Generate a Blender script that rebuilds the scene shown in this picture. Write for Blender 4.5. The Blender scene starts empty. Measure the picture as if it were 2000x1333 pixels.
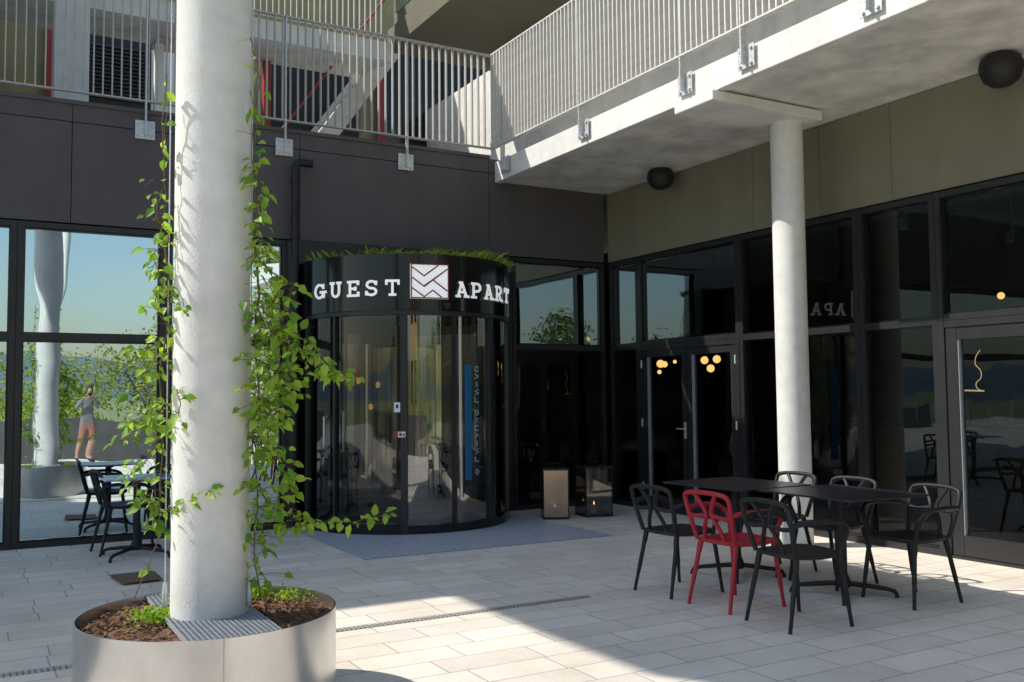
import bpy, math, random
from mathutils import Vector, Matrix
random.seed(7)
S=bpy.context.scene; COL=S.collection
PI=math.pi
def V(*a): return Vector(a)
# ------------------------------------------------------------ camera
f=1850.0; H=1.45
A=math.radians(29.6)
Fh=V(math.sin(A),math.cos(A),0); Rh=V(math.cos(A),-math.sin(A),0); Z=V(0,0,1)
p=.0586; r=.0095
fw=Fh*math.cos(p)+Z*math.sin(p); up0=Rh.cross(fw)
rt=Rh*math.cos(r)-up0*math.sin(r); up=up0*math.cos(r)+Rh*math.sin(r)
def ray(px,py): return fw*f+rt*(px-1000)-up*(py-666.5)
d0=ray(1193,983); t0=-H/d0.z
CAM=V(-d0.x*t0,-d0.y*t0,H)
def G(px,py,z=0.0):
    d=ray(px,py); return CAM+d*((z-CAM.z)/d.z)
def FY(px,py,y=0.0):
    d=ray(px,py); return CAM+d*((y-CAM.y)/d.y)
def FX(px,py,x=0.0):
    d=ray(px,py); return CAM+d*((x-CAM.x)/d.x)
def DP(px,py,dep):
    return CAM+ray(px,py)*(dep/f)
cd=bpy.data.cameras.new('camera'); cam=bpy.data.objects.new('camera',cd); COL.objects.link(cam)
cd.sensor_width=36; cd.lens=f/2000*36; cd.clip_end=3000; cd.clip_start=.05
m=Matrix.Identity(4)
for i,c in enumerate((rt,up,-fw)):
    for j in range(3): m[j][i]=c[j]
m.translation=CAM; cam.matrix_world=m
S.camera=cam
# ------------------------------------------------------------ light
S.view_settings.view_transform='Standard'; S.view_settings.look='None'; S.view_settings.exposure=0
sun_dir=V(-.87,.49,.97).normalized()
w=bpy.data.worlds.new('World'); S.world=w; w.use_nodes=True
nt=w.node_tree; nt.nodes.clear()
sk=nt.nodes.new('ShaderNodeTexSky'); sk.sky_type='NISHITA'; sk.sun_disc=False
sk.sun_elevation=math.asin(sun_dir.z); sk.sun_rotation=math.atan2(sun_dir.x,sun_dir.y)
sk.air_density=1.5; sk.dust_density=1.6; sk.ozone_density=4.2
bg=nt.nodes.new('ShaderNodeBackground'); bg.inputs[1].default_value=.15
wo=nt.nodes.new('ShaderNodeOutputWorld')
nt.links.new(sk.outputs[0],bg.inputs[0]); nt.links.new(bg.outputs[0],wo.inputs[0])
sl=bpy.data.lights.new('sun','SUN'); sl.energy=5.0; sl.angle=math.radians(.5); sl.color=(1,.95,.86)
so=bpy.data.objects.new('sun',sl); COL.objects.link(so)
so.rotation_euler=(-sun_dir).to_track_quat('-Z','Y').to_euler(); so.location=(-20,15,30)
# ------------------------------------------------------------ materials
def newmat(name):
    mt=bpy.data.materials.new(name); mt.use_nodes=True
    n=mt.node_tree; n.nodes.clear()
    o=n.nodes.new('ShaderNodeOutputMaterial'); return mt,n,o
def rgb(c): return (c[0],c[1],c[2],1)
def pm(name,c,rough=.6,metal=0,var=.12,scale=5,bump=0,bscale=60,spec=.5,stain=0,pits=0,glow=0):
    mt,n,o=newmat(name); L=n.links.new
    b=n.nodes.new('ShaderNodeBsdfPrincipled'); L(b.outputs[0],o.inputs[0])
    b.inputs['Roughness'].default_value=rough; b.inputs['Metallic'].default_value=metal
    b.inputs['Specular IOR Level'].default_value=spec
    if glow:
        b.inputs['Emission Color'].default_value=(1,1,1,1); b.inputs['Emission Strength'].default_value=glow
    tc=n.nodes.new('ShaderNodeTexCoord'); 
    nz=n.nodes.new('ShaderNodeTexNoise'); nz.inputs['Scale'].default_value=scale; nz.inputs['Detail'].default_value=8
    nz.inputs['Roughness'].default_value=.62
    L(tc.outputs['Object'],nz.inputs['Vector'])
    mx=n.nodes.new('ShaderNodeMixRGB'); mx.inputs[1].default_value=rgb([x*(1-var) for x in c]); mx.inputs[2].default_value=rgb([min(1,x*(1+var)) for x in c])
    rp=n.nodes.new('ShaderNodeValToRGB'); rp.color_ramp.elements[0].position=.3; rp.color_ramp.elements[1].position=.7
    L(nz.outputs[0],rp.inputs[0]); L(rp.outputs[0],mx.inputs[0])
    col=mx.outputs[0]
    if stain:
        n2=n.nodes.new('ShaderNodeTexNoise'); n2.inputs['Scale'].default_value=1.1; n2.inputs['Detail'].default_value=10
        mp=n.nodes.new('ShaderNodeMapping'); mp.inputs['Scale'].default_value=(2.5,2.5,.7)
        L(tc.outputs['Object'],mp.inputs[0]); L(mp.outputs[0],n2.inputs['Vector'])
        r2=n.nodes.new('ShaderNodeValToRGB'); r2.color_ramp.elements[0].position=.35; r2.color_ramp.elements[1].position=.65
        r2.color_ramp.elements[0].color=(1-stain,1-stain,1-stain*.95,1)
        L(n2.outputs[0],r2.inputs[0])
        m2=n.nodes.new('ShaderNodeMixRGB'); m2.blend_type='MULTIPLY'; m2.inputs[0].default_value=1
        L(col,m2.inputs[1]); L(r2.outputs[0],m2.inputs[2]); col=m2.outputs[0]
    if pits:
        vo=n.nodes.new('ShaderNodeTexVoronoi'); vo.inputs['Scale'].default_value=28
        L(tc.outputs['Object'],vo.inputs['Vector'])
        r3=n.nodes.new('ShaderNodeValToRGB'); r3.color_ramp.elements[0].position=.07; r3.color_ramp.elements[1].position=.12
        r3.color_ramp.elements[0].color=(1-pits,)*3+(1,)
        L(vo.outputs['Distance'],r3.inputs[0])
        m3=n.nodes.new('ShaderNodeMixRGB'); m3.blend_type='MULTIPLY'; m3.inputs[0].default_value=1
        L(col,m3.inputs[1]); L(r3.outputs[0],m3.inputs[2]); col=m3.outputs[0]
    L(col,b.inputs['Base Color'])
    if bump:
        n3=n.nodes.new('ShaderNodeTexNoise'); n3.inputs['Scale'].default_value=bscale; n3.inputs['Detail'].default_value=5
        L(tc.outputs['Object'],n3.inputs['Vector'])
        bp=n.nodes.new('ShaderNodeBump'); bp.inputs['Strength'].default_value=bump; bp.inputs['Distance'].default_value=.01
        L(n3.outputs[0],bp.inputs['Height']); L(bp.outputs[0],b.inputs['Normal'])
    return mt
def glass(name,refl,tint,wave=.02,power=4.0,gcol=(.96,.98,1),rough=.003):
    mt,n,o=newmat(name); L=n.links.new
    tr=n.nodes.new('ShaderNodeBsdfTransparent'); tr.inputs[0].default_value=rgb(tint)
    gl=n.nodes.new('ShaderNodeBsdfGlossy'); gl.inputs['Roughness'].default_value=rough; gl.inputs[0].default_value=rgb(gcol)
    lw=n.nodes.new('ShaderNodeLayerWeight'); lw.inputs[0].default_value=.5
    pw=n.nodes.new('ShaderNodeMath'); pw.operation='POWER'; pw.inputs[1].default_value=power; L(lw.outputs['Facing'],pw.inputs[0])
    ma=n.nodes.new('ShaderNodeMath'); ma.operation='MULTIPLY_ADD'; ma.inputs[1].default_value=1-refl; ma.inputs[2].default_value=refl
    L(pw.outputs[0],ma.inputs[0])
    mx=n.nodes.new('ShaderNodeMixShader'); L(ma.outputs[0],mx.inputs[0]); L(tr.outputs[0],mx.inputs[1]); L(gl.outputs[0],mx.inputs[2])
    if wave:
        tc=n.nodes.new('ShaderNodeTexCoord'); nz=n.nodes.new('ShaderNodeTexNoise'); nz.inputs['Scale'].default_value=1.3; nz.inputs['Detail'].default_value=1
        L(tc.outputs['Object'],nz.inputs['Vector'])
        bp=n.nodes.new('ShaderNodeBump'); bp.inputs['Strength'].default_value=wave; bp.inputs['Distance'].default_value=.3
        L(nz.outputs[0],bp.inputs['Height']); L(bp.outputs[0],gl.inputs['Normal'])
    L(mx.outputs[0],o.inputs[0]); return mt
def leafmat(name,c1,c2,trans=.4):
    mt,n,o=newmat(name); L=n.links.new
    g=n.nodes.new('ShaderNodeNewGeometry'); rp=n.nodes.new('ShaderNodeValToRGB')
    rp.color_ramp.elements[0].color=rgb(c1); rp.color_ramp.elements[1].color=rgb(c2)
    L(g.outputs['Random Per Island'],rp.inputs[0])
    b=n.nodes.new('ShaderNodeBsdfPrincipled'); b.inputs['Roughness'].default_value=.5; L(rp.outputs[0],b.inputs['Base Color'])
    t=n.nodes.new('ShaderNodeBsdfTranslucent'); 
    mu=n.nodes.new('ShaderNodeMixRGB'); mu.blend_type='MULTIPLY'; mu.inputs[0].default_value=1; mu.inputs[2].default_value=(2.2,2.0,.9,1)
    L(rp.outputs[0],mu.inputs[1]); L(mu.outputs[0],t.inputs[0])
    mx=n.nodes.new('ShaderNodeMixShader'); mx.inputs[0].default_value=trans
    L(b.outputs[0],mx.inputs[1]); L(t.outputs[0],mx.inputs[2]); L(mx.outputs[0],o.inputs[0]); return mt
def emit(name,c,s):
    mt,n,o=newmat(name); e=n.nodes.new('ShaderNodeEmission'); e.inputs[0].default_value=rgb(c); e.inputs[1].default_value=s
    n.links.new(e.outputs[0],o.inputs[0]); return mt
def personmat():
    mt,n,o=newmat('person_body'); L=n.links.new
    b=n.nodes.new('ShaderNodeBsdfPrincipled'); b.inputs['Roughness'].default_value=.7; L(b.outputs[0],o.inputs[0])
    tc=n.nodes.new('ShaderNodeTexCoord'); sp=n.nodes.new('ShaderNodeSeparateXYZ'); L(tc.outputs['Object'],sp.inputs[0])
    mr=n.nodes.new('ShaderNodeMath'); mr.operation='DIVIDE'; mr.inputs[1].default_value=2.0; L(sp.outputs['Z'],mr.inputs[0])
    rp=n.nodes.new('ShaderNodeValToRGB'); rp.color_ramp.interpolation='CONSTANT'; e=rp.color_ramp.elements
    e[0].position=0; e[0].color=(.05,.04,.035,1); e[1].position=.04; e[1].color=(.48,.27,.20,1)
    q=e.new(.27); q.color=(.30,.14,.11,1)
    q=e.new(.475); q.color=(.16,.16,.17,1); q=e.new(.733); q.color=(.48,.29,.21,1)
    L(mr.outputs[0],rp.inputs[0]); L(rp.outputs[0],b.inputs['Base Color']); return mt
def paver():
    mt,n,o=newmat('pavers'); L=n.links.new
    b=n.nodes.new('ShaderNodeBsdfPrincipled'); L(b.outputs[0],o.inputs[0]); b.inputs['Roughness'].default_value=.75
    tc=n.nodes.new('ShaderNodeTexCoord')
    br=n.nodes.new('ShaderNodeTexBrick'); br.inputs['Scale'].default_value=1; br.inputs['Mortar Size'].default_value=.005; br.inputs['Mortar Smooth'].default_value=.3
    br.inputs['Brick Width'].default_value=.60; br.inputs['Row Height'].default_value=.25; br.inputs['Bias'].default_value=0
    br.offset=.37; br.offset_frequency=2; br.squash=.8; br.squash_frequency=3
    br.inputs['Color1'].default_value=(.98,.895,.775,1); br.inputs['Color2'].default_value=(.85,.77,.665,1); br.inputs['Mortar'].default_value=(.50,.45,.39,1)
    L(tc.outputs['Object'],br.inputs['Vector'])
    nz=n.nodes.new('ShaderNodeTexNoise'); nz.inputs['Scale'].default_value=1.2; nz.inputs['Detail'].default_value=10; nz.inputs['Roughness'].default_value=.7
    L(tc.outputs['Object'],nz.inputs['Vector'])
    rp=n.nodes.new('ShaderNodeValToRGB'); rp.color_ramp.elements[0].position=.3; rp.color_ramp.elements[0].color=(.79,.775,.75,1); rp.color_ramp.elements[1].position=.62
    L(nz.outputs[0],rp.inputs[0])
    n2=n.nodes.new('ShaderNodeTexNoise'); n2.inputs['Scale'].default_value=70; n2.inputs['Detail'].default_value=4
    L(tc.outputs['Object'],n2.inputs['Vector'])
    r2=n.nodes.new('ShaderNodeValToRGB'); r2.color_ramp.elements[0].position=.3; r2.color_ramp.elements[0].color=(.88,.88,.88,1); r2.color_ramp.elements[1].position=.7
    L(n2.outputs[0],r2.inputs[0])
    m1=n.nodes.new('ShaderNodeMixRGB'); m1.blend_type='MULTIPLY'; m1.inputs[0].default_value=1
    m2=n.nodes.new('ShaderNodeMixRGB'); m2.blend_type='MULTIPLY'; m2.inputs[0].default_value=1
    L(br.outputs['Color'],m1.inputs[1]); L(rp.outputs[0],m1.inputs[2]); L(m1.outputs[0],m2.inputs[1]); L(r2.outputs[0],m2.inputs[2]); L(m2.outputs[0],b.inputs['Base Color'])
    bp=n.nodes.new('ShaderNodeBump'); bp.inputs['Strength'].default_value=.5; bp.inputs['Distance'].default_value=.004; bp.invert=True
    L(br.outputs['Fac'],bp.inputs['Height']); L(bp.outputs[0],b.inputs['Normal'])
    return mt
def slotmat(name,c1,c2,w,h,mort,metal=.3):
    mt,n,o=newmat(name); L=n.links.new
    b=n.nodes.new('ShaderNodeBsdfPrincipled'); L(b.outputs[0],o.inputs[0]); b.inputs['Roughness'].default_value=.5; b.inputs['Metallic'].default_value=metal
    tc=n.nodes.new('ShaderNodeTexCoord')
    br=n.nodes.new('ShaderNodeTexBrick'); br.inputs['Scale'].default_value=1; br.inputs['Mortar Size'].default_value=mort; br.inputs['Brick Width'].default_value=w; br.inputs['Row Height'].default_value=h
    br.offset=0; br.inputs['Color1'].default_value=rgb(c1); br.inputs['Color2'].default_value=rgb([x*.8 for x in c1]); br.inputs['Mortar'].default_value=rgb(c2)
    L(tc.outputs['Object'],br.inputs['Vector']); L(br.outputs['Color'],b.inputs['Base Color'])
    return mt
M=dict(
 paver=paver(), person=personmat(),
 hair=pm('hair',(.05,.03,.02),.8,var=.3,scale=40),
 grass=pm('field',(.22,.25,.10),.9,var=.4,scale=.4),
 concrete=pm('concrete',(.76,.75,.71),.8,var=.08,scale=9,bump=.22,bscale=90,stain=.14,pits=.2),
 slabc=pm('slab_concrete',(.80,.77,.70),.8,var=.12,scale=6,bump=.2,bscale=50,stain=.28,pits=.2),
 pale=pm('pale_concrete',(.76,.74,.69),.8,var=.1,scale=6,bump=.1,stain=.15),
 tan=pm('tan_render',(.78,.57,.28),.8,var=.1,scale=2,stain=.1),
 brown=pm('brown_panel',(.098,.087,.092),.55,var=.1,scale=3,bump=.04,bscale=120,spec=.4,stain=.12),
 olive=pm('olive_panel',(.23,.213,.148),.6,var=.07,scale=3,spec=.35,stain=.1),
 oliveback=pm('olive_render',(.37,.325,.17),.8,var=.12,scale=3,stain=.2),
 frame=pm('dark_frame',(.020,.020,.022),.38,var=.2,spec=.5),
 gloss=pm('gloss_black',(.008,.008,.009),.12,var=.2,spec=.5),
 black=pm('black_plastic',(.015,.015,.016),.52,var=.15,scale=20,spec=.4),
 tabletop=pm('black_tabletop',(.024,.024,.027),.36,var=.25,scale=14,spec=.5),
 bluetop=pm('blue_tabletop',(.16,.32,.58),.22,var=.1,scale=14,spec=.7),  # sky reflection on a black tabletop, painted in as blue
 red=pm('red_plastic',(.43,.015,.034),.45,var=.1,scale=20),
 redpaint=pm('red_paint',(.36,.04,.04),.5,var=.15),
 galv=pm('galvanised',(.60,.61,.62),.42,.5,var=.25,scale=35,spec=.5),
 bar=pm('galvanised_bar',(.46,.455,.43),.5,.25,var=.15,scale=12),
 barpale=pm('pale_galvanised_bar',(.62,.61,.58),.5,.15,var=.15,scale=12),
 gratem=pm('grate_steel',(.40,.42,.46),.5,.4,var=.15,scale=30),
 steel=pm('planter_steel',(.60,.60,.595),.25,.95,var=.12,scale=3,stain=.28,bump=.03,bscale=200),
 soil=pm('bark_soil',(.17,.088,.05),.95,var=.5,scale=45,bump=1,bscale=60),
 white=pm('white_paint',(.9,.9,.9),.45,var=.01),
 signwhite=pm('lit_white_letter',(.95,.95,.95),.45,var=.01,glow=.36),  # slight glow put in to whiten letters and logo plate, treated as lit
 logored=pm('logo_red',(.24,.012,.04),.5,var=.05),
 blue=pm('blue_print',(.010,.14,.33),.4,var=.06),
 palebl=pm('pale_blue_print',(.40,.60,.74),.4,var=.06),
 stem=pm('stem',(.13,.085,.04),.8,var=.3,scale=30),
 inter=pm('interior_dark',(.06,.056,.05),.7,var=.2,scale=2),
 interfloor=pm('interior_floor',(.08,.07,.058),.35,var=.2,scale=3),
 wood=pm('wood_dark',(.09,.055,.03),.5,var=.3,scale=10),
 cork=pm('brown_mat',(.20,.12,.075),.85,var=.25,scale=40),
 dark=pm('dark_concrete',(.09,.09,.09),.8,var=.2,scale=3),
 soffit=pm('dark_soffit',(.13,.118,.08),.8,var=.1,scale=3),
 glassL=glass('glass_mirror',.84,(.30,.36,.38),.016,4.0,(.78,.93,1.0)),
 glassM=glass('glass_half_mirror',.66,(.34,.40,.40),.010,4.0,(.80,.92,1.0)),
 glassN=glass('glass_dim_mirror',.34,(.40,.46,.46),.012,3.5,(.85,.94,1.0)),
 glassR=glass('glass_dark',.055,(.46,.54,.54),.012,5.0),
 glassD=glass('glass_curved',.06,(.62,.64,.62),0,4.0),
 glassS=glass('glass_sliding',.20,(.70,.70,.68),0,4.0),
 glassK=glass('glass_inner_curve',.55,(.45,.45,.42),0,3.0,(1,.92,.78)),
 glassW=glass('glass_wing',.07,(.80,.80,.78),0,3),
 glassB=glass('glass_beige',.80,(.40,.32,.24),.0,4,(.70,.54,.40),.16),  # beige gloss tint stands in for the reflection of lit paving
 glassC=glass('glass_smoked',.10,(.42,.40,.38),0),
 leaf=leafmat('vine_leaf',(.09,.22,.02),(.30,.45,.055),.42),
 moss=leafmat('roof_grass',(.11,.20,.025),(.30,.40,.07),.38),
 tree=leafmat('tree_leaf',(.06,.10,.022),(.15,.20,.04),.25),
 bush=leafmat('bush_leaf',(.14,.20,.03),(.38,.42,.09),.35),
 warm=emit('warm_glow',(1,.50,.16),2.6),
 dimwarm=emit('dim_glow',(1,.66,.32),1.0),
 flame=emit('flame',(1,.5,.16),5),
 candle=pm('wax',(.7,.63,.5),.5,var=.05),
 matg=slotmat('grille_mat',(.62,.655,.72),(.25,.265,.30),.05,.03,.0026,0),
 drain=slotmat('drain_grille',(.66,.64,.60),(.22,.21,.20),.03,.2,.006),
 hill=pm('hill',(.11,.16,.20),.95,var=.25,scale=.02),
 bottle=pm('bottle',(.08,.10,.06),.15,var=.3),
)
# ------------------------------------------------------------ mesh builder
def rootloc(o):
    l=V(0,0,0)
    while o is not None: l+=o.location; o=o.parent
    return l
class MB:
    def __init__(s): s.v=[]; s.f=[]
    def add(s,vs,fs):
        b=len(s.v); s.v+= [tuple(x) for x in vs]; s.f+=[tuple(b+i for i in q) for q in fs]; return s
    def box(s,a,b):
        x0,x1=sorted((a[0],b[0])); y0,y1=sorted((a[1],b[1])); z0,z1=sorted((a[2],b[2]))
        return s.add([(x0,y0,z0),(x1,y0,z0),(x1,y1,z0),(x0,y1,z0),(x0,y0,z1),(x1,y0,z1),(x1,y1,z1),(x0,y1,z1)],
          [(0,3,2,1),(4,5,6,7),(0,1,5,4),(1,2,6,5),(2,3,7,6),(3,0,4,7)])
    def obox(s,c,ax,ay,az):
        c=V(*c); vs=[]
        for k in (-1,1):
            for (i,j) in ((-1,-1),(1,-1),(1,1),(-1,1)): vs.append(c+ax*i+ay*j+az*k)
        return s.add(vs,[(0,3,2,1),(4,5,6,7),(0,1,5,4),(1,2,6,5),(2,3,7,6),(3,0,4,7)])
    def tube(s,pts,rad,n=8,flat=1.0,closed=False):
        pts=[V(*q) for q in pts]; N=len(pts)
        if not hasattr(rad,'__len__'): rad=[rad]*N
        vs=[];fs=[]; prev=None
        for i,q in enumerate(pts):
            if closed: t=(pts[(i+1)%N]-pts[i-1])
            else: t=(pts[min(i+1,N-1)]-pts[max(i-1,0)])
            t.normalize()
            if prev is None:
                a=V(0,0,1) if abs(t.z)<.9 else V(1,0,0)
                u=(a-t*a.dot(t)).normalized()
            else: u=(prev-t*prev.dot(t)).normalized()
            prev=u; vv=t.cross(u)
            for k in range(n):
                an=2*PI*k/n; vs.append(q+u*math.cos(an)*rad[i]+vv*math.sin(an)*rad[i]*flat)
        for i in range(N if closed else N-1):
            j=(i+1)%N
            for k in range(n): fs.append((i*n+k,i*n+(k+1)%n,j*n+(k+1)%n,j*n+k))
        if not closed:
            fs.append(tuple(range(n))[::-1]); fs.append(tuple((N-1)*n+k for k in range(n)))
        return s.add(vs,fs)
    def lathe(s,c,prof,n=32,a0=0,a1=2*PI,close=False):
        full=abs(a1-a0-2*PI)<1e-6; K=n if full else n+1; vs=[];fs=[]
        for i in range(K):
            a=a0+(a1-a0)*i/n
            for (rr,z) in prof: vs.append((c[0]+rr*math.cos(a),c[1]+rr*math.sin(a),c[2]+z))
        P=len(prof)
        for i in range(n):
            j=(i+1)%K
            for k in range(P-1 if not close else P):
                k2=(k+1)%P; fs.append((i*P+k,j*P+k,j*P+k2,i*P+k2))
        if close and not full:
            fs.append(tuple(range(P))); fs.append(tuple((K-1)*P+k for k in range(P))[::-1])
        return s.add(vs,fs)
    def prism(s,poly,z0,z1):
        n=len(poly); vs=[(x,y,z0) for x,y in poly]+[(x,y,z1) for x,y in poly]
        return s.add(vs,[tuple(range(n))[::-1],tuple(range(n,2*n))]+[(i,(i+1)%n,n+(i+1)%n,n+i) for i in range(n)])
    def build(s,name,mat,parent=None,world=True,smooth=False,bevel=0,sub=0):
        me=bpy.data.meshes.new(name); o=bpy.data.objects.new(name,me); COL.objects.link(o)
        vs=s.v
        if parent is not None:
            o.parent=parent
            if world:
                l=rootloc(parent); vs=[(a-l.x,b-l.y,c-l.z) for a,b,c in vs]
        elif world:
            xs=[q[0] for q in vs]; ys=[q[1] for q in vs]; zs=[q[2] for q in vs]
            l=V((min(xs)+max(xs))/2,(min(ys)+max(ys))/2,min(zs)); o.location=l
            vs=[(a-l.x,b-l.y,c-l.z) for a,b,c in vs]
        me.from_pydata(vs,[],s.f); me.materials.append(M[mat] if isinstance(mat,str) else mat)
        if smooth:
            for q in me.polygons: q.use_smooth=True
            try: me.set_sharp_from_angle(angle=math.radians(38))
            except Exception: pass
        if bevel:
            bm=o.modifiers.new('bevel','BEVEL'); bm.width=bevel; bm.segments=2; bm.limit_method='ANGLE'
        return o
def tag(o,label=None,cat=None,group=None,kind=None):
    if label: o['label']=label
    if cat: o['category']=cat
    if group: o['group']=group
    if kind: o['kind']=kind
    return o
def thing(name,label,cat,loc=(0,0,0),rz=0,group=None):
    o=bpy.data.objects.new(name,None); COL.objects.link(o); o.location=loc; o.rotation_euler=(0,0,rz); o.empty_display_size=.2
    return tag(o,label,cat,group)
def dup(o,loc,rz,label=None,mat=None,only=None):
    c=o.copy(); COL.objects.link(c); c.location=loc; c.rotation_euler=(0,0,rz)
    if label: c['label']=label
    def rec(src,dst):
        for ch in [q for q in bpy.data.objects if q.parent==src]:
            k=ch.copy(); COL.objects.link(k); k.parent=dst
            if mat and (only is None or ch.name.startswith(only)):
                k.data=ch.data.copy(); k.data.materials[0]=M[mat]
            rec(ch,k)
    rec(o,c); return c
LP=lambda u,d,z:(u,-d,z)      # entrance facade, plane y=0
RP=lambda u,d,z:(-d,u,z)      # restaurant facade, plane x=0
def fb(mb,mp,u0,u1,d0,d1,z0,z1): return mb.box(mp(u0,d0,z0),mp(u1,d1,z1))
def smoothline(pts,k=4):
    pts=[V(*q) for q in pts]; out=[]
    for i in range(len(pts)-1):
        p0=pts[max(i-1,0)];p1=pts[i];p2=pts[i+1];p3=pts[min(i+2,len(pts)-1)]
        for j in range(k):
            t=j/k; out.append(.5*((2*p1)+(-p0+p2)*t+(2*p0-5*p1+4*p2-p3)*t*t+(-p0+3*p1-3*p2+p3)*t**3))
    out.append(pts[-1]); return out
# ------------------------------------------------------------ ground
def sheet(name,x0,x1,y0,y1,z,mat):
    mb=MB(); mb.add([(x0,y0,z),(x1,y0,z),(x1,y1,z),(x0,y1,z)],[(0,1,2,3)])
    return tag(mb.build(name,mat),kind='structure')
sheet('ground',-900,900,-900,900,-.012,'grass')
sheet('pavement',-45,0.02,-20,0.02,0,'paver')
# ------------------------------------------------------------ entrance building
ZT=3.25; ZM=2.09; ZR=4.53; ZS=4.21
eb=thing('entrance_building','dark brown panelled building with mirrored windows around the round entrance','building',(-4,0,0))
def px_x(px,py=655): return FY(px,py).x
def px_y(px,py=690): return FX(px,py).y
seams=[-14,-10.2,px_x(140,320),px_x(585,380),px_x(955,420),-.05]
for i in range(len(seams)-1):
    mb=MB(); fb(mb,LP,seams[i]+.004,seams[i+1]-.004,-.14,0,ZT+.02,4.315); mb.build('wall_panel','brown',eb)
    mb=MB(); fb(mb,LP,seams[i]+.003,seams[i+1]-.003,-.14,.006,4.323,ZR-.03); mb.build('wall_panel','brown',eb)
mb=MB(); fb(mb,LP,-14,-1.83,-.2,.03,ZR-.03,ZR+.012); mb.build('coping','brown',eb)
mb=MB(); fb(mb,LP,-14,-.05,-.3,-.145,ZT-.1,ZR-.04); mb.build('wall_core','dark',eb)
def window(mp,u0,u1,parent,glassmat,z0=.0,z1=ZT,zm=ZM,fwid=.055,sill=.06,nm='window'):
    a,b=sorted((u0,u1)); a+=.002;b-=.002; mb=MB(); D0,D1=-.10,.02
    fb(mb,mp,a,a+fwid,D0,D1,z0,z1); fb(mb,mp,b-fwid,b,D0,D1,z0,z1)
    fb(mb,mp,a+fwid,b-fwid,D0,D1-.004,z1-fwid,z1); fb(mb,mp,a+fwid,b-fwid,D0,D1-.004,z0,z0+sill)
    zz=[(z0+sill,z1-fwid)]
    if zm:
        fb(mb,mp,a+fwid,b-fwid,D0,D1-.004,zm-fwid*.6,zm+fwid*.6); zz=[(z0+sill,zm-fwid*.6),(zm+fwid*.6,z1-fwid)]
    w_=mb.build(nm,'frame',parent)
    for (q0,q1) in zz:
        bd=MB(); e=.018
        for (ua,ub,za,zb) in ((a+fwid,a+fwid+e,q0,q1),(b-fwid-e,b-fwid,q0,q1),(a+fwid+e,b-fwid-e,q0,q0+e),(a+fwid+e,b-fwid-e,q1-e,q1)):
            fb(bd,mp,ua,ub,-.06,-.012,za,zb)
        bd.build('bead','gloss',w_)
        g=MB(); g.add([mp(a+fwid,-.035,q0),mp(b-fwid,-.035,q0),mp(b-fwid,-.035,q1),mp(a+fwid,-.035,q1)],[(0,1,2,3) if mp is LP else (3,2,1,0)])
        g.build('pane',glassmat if not isinstance(glassmat,tuple) else glassmat[0 if q0<1 else 1],w_)
    return w_
bx=[-12.6,-9.9,px_x(30),px_x(322),px_x(560)]
for i in range(4): window(LP,bx[i],bx[i+1],eb,'glassL')
window(LP,px_x(1000),-.06,eb,('glassR','glassM'))
xa,xb=px_x(560),px_x(1000)
DC=V(-3.03,-.085,0); DR=1.2
dd=G(800,1045); 
cdir=(DC-V(CAM.x,CAM.y,0)).normalized()
DC=V(dd.x,dd.y,0)+cdir*DR; 
off=FY(792,800,DC.y); DC=V(off.x,DC.y,0)
mb=MB(); fb(mb,LP,xa+.003,xa+.12,-.14,.012,0,ZT); mb.build('wall_panel','brown',eb)
mb=MB(); fb(mb,LP,xb-.10,xb-.003,-.14,.012,0,ZT); mb.build('wall_panel','frame',eb)
mb=MB(); fb(mb,LP,xa+.123,xb-.103,-.14,.004,2.99,ZT+.015); mb.build('wall_panel','frame',eb)
mb=MB(); mb.box((-14,.15,ZR-.28),(-.02,9,ZR)); mb.build('terrace_slab','slabc',eb)
def struct_box(name,a,b,mat): mb=MB(); mb.box(a,b); return tag(mb.build(name,mat),kind='structure')
struct_box('interior_floor',(-12.6,.02,-.01),(7,7,.006),'interfloor')
struct_box('interior_floor',(.02,-12,-.01),(7,.018,.006),'interfloor')
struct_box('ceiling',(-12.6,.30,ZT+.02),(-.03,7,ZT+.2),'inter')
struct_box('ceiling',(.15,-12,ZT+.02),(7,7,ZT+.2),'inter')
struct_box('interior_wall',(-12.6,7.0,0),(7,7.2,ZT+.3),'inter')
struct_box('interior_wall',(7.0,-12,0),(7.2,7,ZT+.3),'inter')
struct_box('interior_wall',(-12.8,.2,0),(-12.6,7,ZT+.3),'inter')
struct_box('interior_wall',(.1,-12.2,0),(7,-12,ZT+.3),'inter')
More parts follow.
